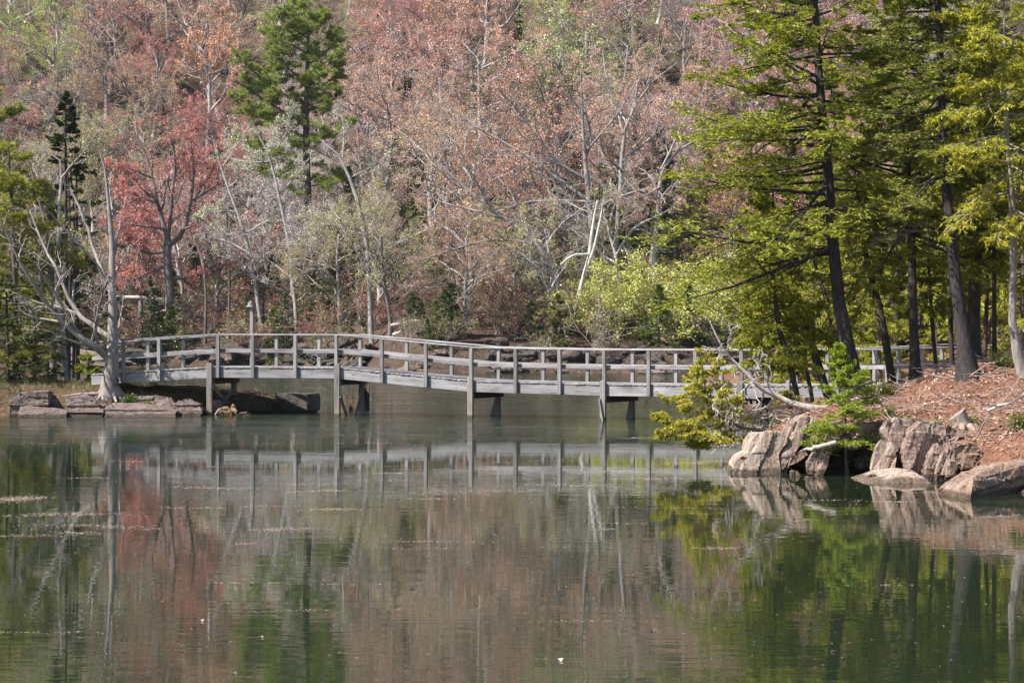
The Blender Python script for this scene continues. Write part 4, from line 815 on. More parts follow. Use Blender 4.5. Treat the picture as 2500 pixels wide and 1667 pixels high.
# ------------------------------------------------------------------ the spit: dead tree, pines, spruce
c6 = lambda *p: S(p, 2.489, 0, 400)
DS = [(7, .22, 25, 60, .28, 6, .26, 4), (5, .25, 30, 60, .42, 4, .3, 3), (3, .3, 30, 60, .45, 3, .3, 3)]
dead, _, _ = limb_tree('dead_cedar', [c6((660, 1440, 52), (668, 1385, 43), (678, 1300, 36), (682, 1200, 30), (682, 1100, 25), (685, 900, 20), (683, 700, 16), (684, 520, 13), (676, 350, 10), (660, 250, 8), (650, 120, 6), (632, -10, 4), (600, -90, 2)),
    c6((672, 1190, 20), (640, 1170, 18), (560, 1090, 14), (440, 1030, 12), (300, 870, 10), (190, 710, 8), (120, 600, 6), (70, 470, 5), (0, 330, 3)), c6((672, 1060, 14), (560, 980, 12), (470, 910, 10), (400, 790, 8), (350, 660, 7), (290, 540, 6), (230, 420, 5), (180, 280, 3)),
    c6((675, 790, 10), (640, 700, 10), (610, 620, 9), (580, 540, 8), (540, 420, 7), (490, 270, 6), (430, 160, 3)), c6((650, 720, 6), (600, 620, 5), (540, 560, 5), (440, 440, 4), (340, 340, 4), (240, 240, 2)), c6((600, 1120, 5), (430, 1080, 5), (330, 1040, 4), (250, 960, 4), (160, 840, 3), (90, 750, 2)),
    c6((620, 1140, 8), (480, 1040, 7), (400, 900, 6), (300, 740, 5), (200, 600, 4), (80, 420, 2)), c6((590, 1110, 7), (580, 1000, 6), (600, 860, 6), (640, 730, 5), (665, 680, 3)), c6((700, 1060, 5), (740, 920, 4), (765, 700, 2)), c6((690, 660, 5), (740, 590, 4), (795, 490, 2)), c6((690, 600, 4), (720, 420, 3), (765, 200, 2)), c6((640, 900, 8), (632, 870, 6), (668, 835, 4)), c6((690, 330, 5), (668, 200, 4), (670, 60, 2)), c6((560, 1100, 6), (585, 900, 5), (575, 720, 3)), c6((560, 420, 5), (565, 360, 4), (545, 210, 2))],
    62.3, 'bleached dead tree with sweeping bare limbs at the bridge start', 'dead tree', (.34, .305, .288), None, DS, None, 301, 'deadwood', wscale=1.12, depth=[0, -.5, .4, .3, -.3, -.9, -.5, -.7, .3, .5, .2, -.3, .2, -.5, .4], k=14, base=W(269, 966, 62.3))
# roots and the knot hole
bk = Bag()
rgr = np.random.default_rng(8)
for i in range(11):
    a = i/11*6.28; L = rgr.uniform(.45, 1.1); e = np.array([math.cos(a), math.sin(a)*.8])
    L *= .8; q = [[e[0]*.12, e[1]*.12, .26, .11], [e[0]*.27, e[1]*.25, .08, .085], [e[0]*L*.6, e[1]*L*.6, -.02, .05], [e[0]*L, e[1]*L, -.16, .03]]
    P, R = path(q, 8); tubes(bk, P, R, 7)
for i in range(5):
    a = 2.6+i*.25; q = [[-.3-i*.05, -.1+.1*i, .06, .05], [-.8, .1*i-.1, .05, .04], [-1.3-.1*i, .15*i-.2, -.02, .03]]
    P, R = path(q, 8); tubes(bk, P, R, 6)
link('root', bk.mesh('root', MAT['deadwood'], True), None, dead, color=(.34, .305, .288))
bmx = bmesh.new(); g = bmesh.ops.create_circle(bmx, segments=20, radius=.085, cap_ends=True)
bmesh.ops.inset_region(bmx, faces=bmx.faces[:], thickness=.028, depth=0.0); f0 = [f for f in bmx.faces if len(f.verts) == 20]
ret = bmesh.ops.extrude_face_region(bmx, geom=f0)
for v in ret['geom']:
    if isinstance(v, bmesh.types.BMVert): v.co.z -= .07
for f in f0:
    if f.is_valid: bmx.faces.remove(f)
me = bpy.data.meshes.new('knot_hole'); bmx.to_mesh(me); bmx.free(); me.materials.append(MAT['deadwood'])
kh = link('knot_hole', me, None, dead.children[0], Vector(W(284, 932, 62.05))-dead.location, color=(.17, .14, .13)); kh.rotation_euler = (R_(80), 0, R_(12)); kh.scale = (.9, 1.25, 1)
# other stems on the spit
c6p = (.38, .36, .345)
limb_tree('pale_bare_tree', [c6((398, 1330, 15), (385, 1100, 14), (345, 800, 12), (340, 600, 11), (360, 420, 10), (362, 250, 9), (372, 120, 8), (385, 40, 6), (370, -40, 4), (150, -130, 2)), c6((375, 90, 6), (430, 20, 5), (520, -80, 4), (600, -200, 2)), c6((362, 600, 5), (400, 540, 5), (470, 420, 3)), c6((345, 420, 4), (250, 400, 3), (120, 410, 2)), c6((350, 260, 7), (310, 220, 5), (272, 150, 3))],
    66.5, 'pale bare trunk with a broken fork left of the dead tree', 'tree', c6p, (.40, .34, .14), DS, (3, .05, .05, .6), 302, jit=.5, k=14)
limb_tree('grey_tree', [c6((318, 1320, 18), (322, 1100, 17), (318, 850, 14), (300, 650, 10), (290, 400, 7), (150, -100, 3)), c6((310, 700, 6), (350, 480, 4), (420, 300, 2)), c6((300, 640, 6), (200, 420, 4), (150, 250, 2))], 68, 'stout grey trunk behind the limbs of the dead tree', 'tree', (.27, .245, .235), (.40, .36, .12), DS, (3, .05, .05, .6), 303, jit=.5, k=12)
for i, (x0, x1, lb) in enumerate([(418, 425, 'thin dark trunk beside the pale bare one'), (445, 452, 'second thin dark trunk, nearer the dead tree')]):
    limb_tree('dark_tree', [c6((x0, 1300, 9), (x0+6, 1000, 8), (x1, 700, 7), (x1+4, 300, 5), (x1-30, -100, 3)), c6((x1, 600, 4), (x1+60, 560, 2)), c6((x1, 500, 4), (x1-60, 470, 2))], 69.5+i, lb, 'tree', (.07, .06, .055), None, DS, None, 304+i)
def stem_conifer(name, stem, D, label, cat, kind, barkc, leafc, t0, t1, nb, Lf, elev, droop, sec, ter, nbl, bl, bw, seed, az=None, base_z=None, mat='needle', k=14, matb='darkbark', group=None, seclen=.42):
    """conifer whose stem follows (px, py, width px) rows at distance D"""
    rng = np.random.default_rng(seed); bark = Bag(); lv = Bag(); q = np.array([[*W(px, py, D), wd*.5/FPX*D] for px, py, wd in stem])
    b0 = q[0, :3].copy(); q[:, 3] *= (.86 if D < 50 else 1)
    if base_z is not None:
        b0[2] = float(base_z(b0[0], b0[1])); q[0, 2] = b0[2]-.25
    q[:, :3] -= b0; P, R = path(q, k); R[0, 0] *= 1.9; R[0, 1] *= 1.12; tubes(bark, P, R, 12)
    conifer_crown(bark, lv, P, R, rng, t0, t1, nb, Lf, elev, droop, sec, ter, nbl, bl, bw, kind, az, .004, seclen)
    o = empty(name, b0, label, cat, group); link('trunk', bark.mesh('trunk', MAT[matb], True), None, o, color=barkc); link('crown', lv.mesh('crown', MAT[mat]), None, o, color=leafc)
    return o
cone = lambda wd, p=.85: (lambda u, a: wd*max(.07, (1-u)**p))
stem_conifer('dark_topped_spruce', [(165, 915, 10), (163, 700, 9), (161, 450, 7), (160, 300, 4), (160, 226, 2)], 67.5, 'slender spruce with a dense dark top and bare stem', 'spruce', 'spruce', (.11, .095, .09), (.05, .07, .024), .74, .995, 44, cone(.85), (-5, 40), .02, 9, 5, 7, .09, .03, 401, base_z=spit_z)
stem_conifer('dark_spruce', [(190, 915, 11), (190, 700, 9), (188, 520, 6), (186, 380, 2)], 71, 'dark spruce right behind the dead tree limbs', 'spruce', 'spruce', (.09, .08, .075), (.08, .105, .03), .25, .98, 46, cone(1.9, .6), (-15, 15), -.01, 9, 5, 7, .10, .03, 402, base_z=spit_z)
PN = (.36, .36, .06)
stem_conifer('yellow_green_pine', [(40, 915, 16), (36, 700, 14), (30, 500, 10), (20, 360, 3)], 66, 'yellow-green pine at the left edge beside the spit', 'pine', 'pine', (.14, .12, .11), PN, .16, .98, 46, lambda u, a: 2.5*(1-u*.55), (-8, 25), .01, 10, 5, 11, .17, .022, 403, base_z=spit_z)
stem_conifer('yellow_green_pine', [(-70, 915, 16), (-65, 700, 14), (-60, 400, 9), (-58, 260, 3)], 70, 'taller yellow-green pine cut by the left edge', 'pine', 'pine', (.14, .12, .11), (.32, .33, .06), .2, .98, 44, lambda u, a: 2.6*(1-u*.5), (-8, 25), .01, 10, 5, 11, .17, .022, 404, base_z=spit_z)
stem_conifer('yellow_green_pine', [(135, 915, 10), (132, 760, 9), (128, 600, 6), (120, 470, 3)], 72, 'smaller yellow-green pine behind the pale bare trunk', 'pine', 'pine', (.14, .12, .11), (.32, .33, .06), .2, .98, 34, lambda u, a: 1.7*(1-u*.5), (-8, 25), .01, 10, 5, 11, .16, .022, 405, base_z=spit_z)
stem_conifer('dark_fir', [(20, 935, 10), (18, 800, 8), (15, 680, 3)], 64.0, 'dark low fir on the spit at the left edge', 'fir', 'spruce', (.10, .085, .08), (.12, .155, .035), .05, .98, 46, cone(2.0, .6), (-12, 20), -.01, 9, 5, 7, .09, .028, 406, base_z=spit_z)
stem_conifer('dark_fir', [(85, 930, 10), (85, 830, 8), (84, 720, 3)], 65.0, 'dark low fir between the left edge and the grey trunks', 'fir', 'spruce', (.10, .085, .08), (.12, .15, .035), .05, .98, 42, cone(1.5, .6), (-12, 20), -.01, 9, 5, 7, .09, .028, 407, base_z=spit_z)
stem_conifer('bright_fir', [(215, 930, 6), (215, 895, 5), (214, 868, 2)], 64.6, 'small bright fir at the foot of the dead tree', 'fir', 'spruce', (.12, .10, .09), (.30, .33, .04), .05, .98, 30, cone(.85, .5), (0, 30), .01, 8, 4, 7, .08, .026, 408, base_z=spit_z)
# tufts beside the dead tree
def tuft(name, px, py, D, r, h, n, col, label, cat, base_z, l=.09, wd=.03, seed=0, mat='leaf', group=None):
    rng = np.random.default_rng(seed); p = W(px, py, D); b0 = np.array([p[0], p[1], float(base_z(p[0], p[1]))]); lv = Bag(); bk = Bag()
    d = nrm(np.stack([rng.normal(0, .6, n//10), rng.normal(0, .6, n//10), rng.uniform(.4, 1, n//10)], 1)); P = grow(np.zeros((n//10, 3)), d, rng.uniform(.5, 1, n//10)*h, 5, .15, (0, 0, .02), rng)
    tubes(bk, P, taper(np.full(n//10, .006), np.full(n//10, .002), 5), 3); ii = rng.integers(0, n//10, n); c, ax, _ = at_t(P, np.zeros(P.shape[:2]), ii, rng.uniform(.2, .999, n)); c = c+rng.normal(0, r*.12, c.shape)
    blades(lv, c, ax+rng.normal(0, .7, c.shape), l*rng.uniform(.6, 1.3, n), wd*rng.uniform(.7, 1.3, n), rng)
    o = empty(name, b0, label, cat, group); link('stem', bk.mesh('stem', MAT['bark']), None, o, color=(.2, .15, .1)); link('foliage', lv.mesh('foliage', MAT[mat]), None, o, color=col); return o
tuft('green_plant', 318, 962, 61.9, .35, .42, 700, (.09, .16, .03), 'dark green plant hugging the roots of the dead tree', 'plant', spit_z, .08, .05, 1)
tuft('green_plant', 358, 958, 61.9, .25, .32, 400, (.18, .27, .04), 'small bright green plant right of the dead tree', 'plant', spit_z, .07, .045, 2)
# grass of the spit
rng = np.random.default_rng(21); n = 22000
gx = rng.uniform(-19, -6, n); gy = rng.uniform(61.5, 68, n); gz = spit_z(gx, gy); k_ = gz > .25
gx, gy, gz = gx[k_], gy[k_], gz[k_]; gm = np.array([nz(a*.7, b*.7, 5) for a, b in zip(gx, gy)]) > -.05; gx, gy, gz = gx[gm], gy[gm], gz[gm]
lv = Bag(); c = np.stack([gx, gy, gz+.05], 1); blades(lv, c, rng.normal(0, .45, c.shape)+np.array([0, 0, 1.]), rng.uniform(.1, .28, len(c)), .012, rng)
tag(link('grass', lv.mesh('grass', MAT['leaf']), color=(.24, .23, .09)), kind='stuff', label='short dry grass growing over the spit around the dead tree', cat='grass')

# ------------------------------------------------------------------ trees of the wooded bank
SPC, CED = (.33, .36, .035), (.42, .44, .045)
DKB = (.075, .068, .07)
def biased(c, s):
    return lambda n, r: np.where(r.uniform(size=n) < s, r.normal(c, .7, n), r.uniform(0, 2*np.pi, n))
stem_conifer('big_spruce', [(2096, 935, 54), (2078, 880, 44), (2051, 768, 38), (2040, 653, 34), (2031, 580, 31), (2019, 373, 27), (2008, 290, 25), (1998, 166, 22), (1988, 0, 18), (1978, -250, 12), (1970, -560, 3)], 41, 'big spruce with dark trunk and long drooping boughs over the bridge', 'spruce', 'spruce', DKB, SPC,
    .25, .985, 118, lambda u, a: 2.8*max(.08, (1-u)**.55)*(1+.18*math.cos(a-math.pi)), (-16, 22), .012, 15, 8, 14, .075, .018, 501, biased(math.pi*1.05, .45), bank_z, k=18)
stem_conifer('spruce', [(2367, 915, 50), (2350, 806, 39), (2331, 672, 34), (2313, 500, 30), (2300, 332, 25), (2296, 124, 20), (2288, 0, 17), (2280, -300, 8), (2275, -500, 3)], 39.5, 'second large spruce trunk standing right of the big spruce', 'spruce', 'spruce', DKB, (.24, .26, .04), .36, .985, 90, lambda u, a: 1.8*max(.08, (1-u)**.5), (-18, 20), .0, 12, 7, 12, .075, .018, 502, biased(math.pi, .3), bank_z, k=16)
stem_conifer('spruce', [(2237, 902, 30), (2228, 730, 25), (2226, 596, 23), (2218, 450, 20), (2213, 394, 18), (2205, 200, 13), (2198, 0, 8), (2195, -150, 3)], 43, 'straight spruce between the two large trunks', 'spruce', 'spruce', (.12, .105, .10), (.34, .36, .04), .34, .985, 110, lambda u, a: 2.2*max(.1, (1-u)**.5), (-12, 20), .01, 13, 7, 13, .075, .018, 503, None, bank_z, k=14)
def ced(name, stem, D, label, L, t0, nb, seed, col=CED, bark=(.105, .085, .075), p=.45, sec=10, ter=6, nbl=14, elev=(-20, 25), az=None, bl=.075, bw=.021, cat='cedar', matb='bark'):
    return stem_conifer(name, stem, D, label, cat, 'cedar', bark, col, t0, .985, nb, lambda u, a: L*max(.15, (1-u)**p)*(.6+.4*min(1, u*5+.3)), elev, -.02, sec, ter, nbl, bl, bw, seed, az, bank_z, 'cedar', 14, matb, None, .5)
ced('leaning_cedar', [(1981, 955, 18), (1925, 867, 15), (1895, 791, 14), (1891, 653, 11), (1888, 538, 8), (1886, 420, 3)], 43, 'leftmost leaning cedar trunk, crossing in front of the railing', 1.15, .33, 44, 511, az=biased(math.pi, .35))
ced('leaning_cedar', [(2048, 890, 27), (1967, 791, 22), (1929, 730, 18), (1898, 665, 13), (1880, 560, 8), (1868, 470, 4)], 44, 'stout cedar leaning left just beside the big spruce', 1.2, .40, 40, 512, az=biased(math.pi, .35))
ced('leaning_cedar', [(2005, 915, 13), (1963, 844, 11), (1898, 764, 9), (1876, 700, 7), (1850, 620, 4)], 44.6, 'thin cedar leaning left behind the leftmost one', .85, .45, 30, 513, (.39, .41, .05))
ced('leaning_cedar', [(2078, 900, 17), (2025, 745, 14), (1983, 634, 10), (1962, 520, 6), (1955, 430, 3)], 46.5, 'cedar half hidden behind the big spruce trunk', 1.1, .36, 36, 514, (.39, .41, .05))
ced('cedar', [(2187, 912, 25), (2151, 760, 21), (2113, 626, 16), (2095, 500, 10), (2085, 380, 4)], 43.5, 'leaning cedar midway between the big spruce and straight spruce', 1.15, .46, 36, 515, (.39, .41, .05))
ced('cedar', [(2377, 885, 40), (2377, 730, 37), (2386, 596, 33), (2394, 450, 26), (2402, 250, 18), (2405, 20, 8), (2406, -120, 3)], 43, 'thick ridged cedar trunk right behind the second spruce', 1.8, .36, 60, 516, sec=12)
ced('curved_cedar', [(2515, 880, 30), (2469, 828, 25), (2474, 691, 21), (2473, 500, 18), (2455, 323, 12), (2450, 20, 6), (2448, -220, 2)], 38.5, 'pale cedar with a curved base at the right edge', 1.75, .36, 64, 517, (.49, .48, .045), (.34, .31, .29), sec=12, az=biased(math.pi*1.1, .3))
ced('cedar', [(2291, 892, 13), (2277, 806, 12), (2270, 700, 9), (2265, 560, 5), (2262, 450, 3)], 45, 'thin cedar left of the second large spruce', 1.0, .42, 32, 518, (.39, .41, .05))
ced('cedar', [(2326, 850, 15), (2319, 730, 14), (2316, 560, 10), (2314, 380, 4)], 46, 'dark thin trunk touching the second large spruce', 1.1, .42, 32, 519, (.39, .41, .05), DKB)
ced('cedar', [(2402, 850, 15), (2410, 720, 12), (2415, 560, 7), (2418, 420, 3)], 46.5, 'reddish cedar trunk right of the thick ridged one', 1.1, .45, 30, 520, (.39, .41, .05), (.17, .10, .08))
ced('cedar', [(2428, 865, 14), (2427, 653, 12), (2425, 450, 8), (2424, 250, 3)], 42, 'thin dark cedar left of the curved one', 1.1, .42, 34, 521, (.39, .41, .05), (.08, .065, .06))
ced('cedar', [(2530, 870, 22), (2540, 600, 18), (2545, 300, 10), (2545, 60, 3)], 42, 'cedar cut by the right edge behind the curved one', 1.7, .28, 46, 522, (.39, .41, .05), DKB)
# cedars farther back between the trunks
CB = [conifer(600+i, 6.0, 1.5, 'cedar', .12, 46, 9, 5, 7, .12, .04, (-15, 30), -.02, .6, .016, 'cedar') for i in range(3)]
for i, (px, D, sc, lb) in enumerate([(1840, 66, .55, 'low cedar behind the leaning cedars'), (2110, 64, .95, 'bright cedar behind the railing, right of the big spruce'), (2290, 62, .9, 'bright cedar behind the straight spruce'), (2200, 68, 1.05, 'cedar in the gap left of the straight spruce'), (2410, 60, .95, 'cedar behind the thick ridged trunk'), (2500, 58, 1.1, 'dark cedar at the right edge behind the railing'), (2340, 72, 1.2, 'tall cedar far back behind the second spruce'), (1930, 63, .75, 'bright cedar behind the leaning cedar stems'), (2040, 61, .8, 'bright cedar right behind the big spruce trunk'), (2150, 59, .7, 'low bright cedar just beyond the railing'), (2250, 66, .8, 'low bright cedar behind the thin cedar'), (2460, 66, 1.2, 'tall bright cedar behind the curved cedar'), (1990, 68, 1.25, 'tall bright cedar beyond the railing left of the big spruce'), (2130, 70, 1.45, 'tallest bright cedar beyond the railing, right of the big spruce'), (2270, 70, 1.4, 'tall bright cedar filling the gap left of the second spruce'), (1880, 70, .9, 'bright cedar beyond the railing behind the leaning cedars'), (2380, 64, 1.3, 'tall bright cedar beyond the ridged trunk')]):
    x = (px-1250)/FPX*D; plant('back_cedar', CB[i % 3], (x, D, float(max(bank_z(x, D), .3))), i*1.3, sc, (.14, .11, .10), tuple(v*(.85+.05*(i % 4)) for v in CED), lb, 'cedar', 'cedars behind the railing')
for i, (px, D, v, sc, lb) in enumerate([(2070, 70, 0, .85, 'dark spruce filling the gap right of the big spruce'), (2180, 66, 1, 1.05, 'dark spruce behind the straight spruce'), (2290, 68, 0, .9, 'dark spruce behind the second large spruce'), (1950, 76, 0, .8, 'dark spruce behind the boughs of the big spruce')]):
    x = (px-1250)/FPX*D; plant('back_spruce', CF[v], (x, D, float(max(bank_z(x, D), .1))), i*2.1, sc, (.10, .085, .08), (.13, .155, .035), lb, 'spruce', 'dark spruces behind the railing')
# the pale limb arching left from the ridged cedar
limb_tree('dead_limb', [S([(2000, 265, 10), (1920, 205, 9), (1850, 180, 7), (1660, 170, 6), (1480, 150, 3)], 2.613, 1600, 500), S([(1660, 170, 4), (1560, 190, 3), (1380, 230, 2)], 2.613, 1600, 500), S([(1850, 180, 4), (1700, 150, 3), (1560, 60, 2)], 2.613, 1600, 500)], 42.6, 'bare pale limb arching left from the ridged cedar', 'dead limb', (.42, .38, .35), None, DS, None, 530, 'deadwood')
# young fir on the rocks
fir = stem_conifer('young_fir', [(2068, 1158, 9), (2064, 1060, 7), (2063, 969, 5), (2058, 920, 4), (2049, 838, 2)], 35.75, 'bright green young fir growing out of the rocks', 'fir', 'spruce', (.14, .11, .10), (.34, .42, .045), .2, .985, 92, lambda u, a: .9*max(.04, (1-u)**.8), (-16, 40), .015, 13, 6, 12, .034, .009, 540)
# fallen dead tree reaching over the water
limb_tree('fallen_dead_tree', [[(2030, 1000, 20), (1985, 995, 18), (1930, 985, 15), (1870, 950, 12), (1800, 900, 8), (1762, 840, 5), (1728, 775, 2)],
    [(1930, 985, 7), (1870, 1020, 6), (1800, 1010, 5), (1770, 960, 3)], [(1900, 970, 6), (1850, 1010, 5), (1830, 1050, 4), (1800, 1090, 2)], [(1870, 950, 6), (1850, 1000, 4), (1790, 1040, 2)], [(1840, 930, 5), (1800, 960, 4), (1780, 1030, 2)], [(1810, 905, 4), (1770, 930, 3), (1740, 1000, 2)], [(1960, 1000, 7), (1890, 1040, 5), (1830, 1075, 3)], [(1790, 880, 3), (1770, 850, 2), (1730, 850, 1.5)], [(1775, 855, 3), (1790, 800, 2)], [(1880, 955, 4), (1860, 905, 3), (1850, 870, 2)], [(1980, 1000, 7), (1900, 1060, 5), (1850, 1095, 3), (1790, 1110, 2)], [(1920, 990, 5), (1820, 1000, 4), (1740, 1060, 2)]],
    38.6, 'bleached fallen tree with a tangle of bare branches over the water', 'fallen tree', (.50, .46, .44), None, [(6, .15, 25, 70, .42, 5, .25, 4), (5, .15, 25, 65, .5, 4, .28, 3)], None, 541, 'deadwood', jit=.35, k=12, up=-.04)
multi_conifer('overhanging_cedar', [[(1880, 1052, 9), (1800, 1045, 8), (1735, 1000, 6), (1716, 920, 4), (1712, 852, 2)], [(1770, 1030, 5), (1690, 1052, 4), (1598, 1016, 2)], [(1745, 1010, 4), (1690, 1000, 3), (1630, 975, 2)], [(1810, 1046, 5), (1740, 1080, 4), (1670, 1092, 2)], [(1730, 980, 4), (1745, 920, 3), (1752, 880, 2)], [(1735, 1000, 4), (1700, 940, 3), (1690, 900, 2)], [(1790, 1046, 4), (1780, 1000, 3), (1770, 960, 2)], [(1720, 1040, 4), (1650, 1068, 3), (1620, 1050, 2)]], 38.2, 'low yellow-green cedar bough overhanging the water', 'cedar', 'cedar', (.54, .51, .07), 550, .36, 17, ns=(7, 5, 9), bl=(.05, .016))
multi_conifer('cedar_sprig', [[(1990, 1000, 5), (1940, 975, 4), (1905, 955, 2)]], 38.9, 'small cedar sprig among the fallen branches', 'cedar', 'cedar', (.36, .34, .06), 551, .22, 12, bl=(.05, .016))
# sawn stump
def stump():
    b = W(2352, 1060, 35.9); b[2] = float(bank_z(b[0], b[1]))-.05
    n, k = 26, 9; V = []
    for j in range(k):
        f = j/(k-1); z = f*.30
        for i in range(n):
            a = i/n*6.283; r = (.13+.10*(1-f)**3)*(1+.09*math.sin(5*a+1)*(1-f*.5)+.05*nz(a*3, z*6, 1.0)); V.append((r*math.cos(a)-.10*f, r*math.sin(a), z+.10*f*math.cos(a)))
    F = [[j*n+i, j*n+(i+1) % n, (j+1)*n+(i+1) % n, (j+1)*n+i] for j in range(k-1) for i in range(n)]
    o = empty('stump', b, 'weathered sawn stump on the soil slope above the cliff', 'stump')
    stm = link('stem', mesh_np('stem', V, F, MAT['deadwood'], True), None, o, color=(.36, .30, .27))
    top = V[(k-1)*n:]; c = np.mean(top, 0); V2 = [tuple(p+(0, 0)[:0]) if False else tuple(np.array(p)+np.array([0, 0, .003])) for p in top]
    rings = [V2, [tuple(c+(np.array(p)-c)*.5+np.array([0, 0, .01])) for p in V2], [tuple(c+(np.array(p)-c)*.05) for p in V2]]
    V3 = [p for r in rings for p in r]; F3 = [[j*n+i, j*n+(i+1) % n, (j+1)*n+(i+1) % n, (j+1)*n+i] for j in range(2) for i in range(n)]
    link('cut_face', mesh_np('cut_face', V3, F3, MAT['deadwood'], False), None, stm, color=(.30, .28, .26))
    bk = Bag()
    for i in range(6):
        a = -2.6+i*.75; L = .5; P, R = path([[.15*math.cos(a), .15*math.sin(a), .12, .07], [.32*math.cos(a), .32*math.sin(a), .0, .05], [L*math.cos(a), L*math.sin(a), -.15, .02]], 7); tubes(bk, P, R, 6)
    link('root', bk.mesh('root', MAT['deadwood'], True), None, o, color=(.36, .27, .22))
stump()
limb_tree('log', [[(1966, 1098, .5), (1967, 1098, 11), (1995, 1091, 12), (2040, 1080, 12)]], 35.2, 'pale broken log end poking out beside the young fir', 'log', (.52, .47, .43), None, DS, None, 552, 'deadwood', sub=False)
limb_tree('driftwood', [[(2410, 1002, 6), (2445, 990, 7), (2480, 982, 6), (2500, 960, 4), (2515, 930, 3)], [(2440, 992, 5), (2415, 985, 4), (2400, 988, 3)]], 35.2, 'pale bent driftwood branch on the soil slope', 'branch', (.55, .50, .47), None, DS, None, 553, 'deadwood', sub=False)
limb_tree('driftwood', [[(2385, 1068, 4), (2400, 1030, 4), (2430, 1000, 4), (2470, 985, 3), (2500, 950, 3)], [(2400, 1030, 3), (2370, 1080, 2), (2330, 1100, 1.5)]], 34.4, 'thin dark branch curving down past the stump', 'branch', (.26, .22, .20), None, DS, None, 554, 'deadwood', sub=False)
limb_tree('driftwood', [[(2040, 965, 9), (2090, 945, 9), (2140, 930, 7)], [(2090, 945, 4), (2110, 920, 3)]], 39.6, 'dark rotting branch at the foot of the big spruce', 'branch', (.15, .125, .115), None, DS, None, 555, 'deadwood', sub=True)
for i, (px, py, D, r, h, n, col, lb) in enumerate([(2215, 1000, 36.4, .4, .36, 900, (.17, .22, .03), 'low green shrub on the slope above the leaning slab'), (2290, 1005, 35.8, .4, .42, 1100, (.26, .28, .045), 'yellow-green shrub on the slope left of the stump'), (2285, 1050, 35.0, .3, .3, 700, (.27, .29, .04), 'yellow-green shrub hanging over the cliff edge beside the stump'), (2165, 985, 37.5, .25, .25, 400, (.2, .24, .04), 'small green sprig on the bank right of the young fir'), (2490, 1020, 34.5, .3, .35, 600, (.2, .24, .03), 'green shrub at the right edge of the soil slope'), (2450, 880, 39.8, .45, .35, 900, (.22, .26, .035), 'leafy green shrub at the foot of the curved cedar'), (2370, 985, 36.0, .25, .22, 350, (.24, .25, .05), 'small shrub just above the stump'), (2165, 925, 40.0, .25, .35, 500, (.24, .25, .04), 'yellow-green sprig at the foot of the leaning cedar'), (2125, 945, 39.5, .3, .25, 500, (.19, .21, .045), 'low shrub right of the big spruce base')]):
    tuft('bank_shrub', px, py, D, r, h, n, col, lb, 'shrub', bank_z, .05, .026, 60+i, 'leaf')
gs = boulder(90, (.2, .2, .26), LG, .02, .01, 14); p = W(2201, 900, 43.2); tag(link('grey_stone', gs, None, None, (p[0], p[1], float(bank_z(p[0], p[1]))+.09)), 'small rounded grey stone between the two cedar trunks', 'stone')
# leaf litter, twigs and soil crumbs on the bank
rng = np.random.default_rng(31); n = 30000
x = rng.uniform(3.4, 13, n); y = rng.uniform(31.5, 50, n); z = bank_z(x, y); k_ = (z > .42) & (rng.uniform(size=n) < np.clip(1.3-(y-34)*.06, .25, 1)); x, y, z = x[k_], y[k_], z[k_]
lv = Bag(); c = np.stack([x, y, z+.035+.05*np.array([noise.fractal(Vector((a*1.6, b*1.6, 3.1)), 1, 2.1, 4) for a, b in zip(x, y)])], 1)
blades(lv, c, rng.normal(0, 1, c.shape)*np.array([1, 1, .35]), rng.uniform(.03, .075, len(c)), rng.uniform(.02, .05, len(c)), rng)
tag(link('leaf_litter', lv.mesh('leaf_litter', leaf_material('dead_leaf', .15, .5, .02)), color=(.38, .25, .19)), kind='stuff', label='dry fallen leaves covering the wooded bank', cat='leaf litter')
n = 1700; x = rng.uniform(4.2, 11, n); y = rng.uniform(33.5, 46, n); z = bank_z(x, y); k_ = z > .5; x, y, z = x[k_], y[k_], z[k_]
bk = Bag(); d = rng.normal(0, 1, (len(x), 3))*np.array([1, 1, .28]); P = grow(np.stack([x, y, z+.07], 1), d, rng.uniform(.2, .8, len(x)), 5, .18, (0, 0, -.01), rng); tubes(bk, P, taper(rng.uniform(.004, .011, len(x)), np.full(len(x), .002), 5), 4)
tag(link('twigs', bk.mesh('twigs', MAT['deadwood']), color=(.42, .33, .30)), kind='stuff', label='grey dead twigs strewn over the wooded bank', cat='twigs')
# floating scales and leaves
rng = np.random.default_rng(41); cs = []
for (px, py, ln, cn_, th) in [(50, 1215, 110, 500, .3), (150, 1258, 240, 260, .15), (240, 1286, 300, 240, .14), (190, 1304, 130, 120, .1), (60, 1312, 180, 120, .1), (520, 1190, 160, 110, .12), (780, 1200, 130, 110, .12), (800, 1247, 110, 120, .12), (680, 1295, 130, 150, .15), (1540, 1150, 200, 260, .25), (1700, 1130, 220, 420, .3), (1600, 1166, 150, 200, .2), (1440, 1186, 300, 220, .2), (1200, 1198, 260, 150, .2), (1830, 1170, 140, 120, .1), (1560, 1068, 70, 160, .2), (1760, 1333, 110, 90, .08), (2450, 1260, 110, 120, .1), (2180, 1222, 120, 70, .08), (1490, 1295, 40, 30, .06), (330, 1125, 70, 60, .12), (1250, 1043, 80, 70, .15), (960, 1025, 160, 160, .3), (600, 1330, 60, 40, .06), (860, 1060, 240, 110, .3)]:
    D = FPX*CAMZ/(py-HZ); X = (px-1250)/FPX*D+rng.normal(0, ln*.35, cn_)/FPX*D; Y = D+rng.normal(0, th, cn_)+.25*np.sin(X*2.1); cs.append(np.stack([X, Y, np.full(cn_, .004)], 1))
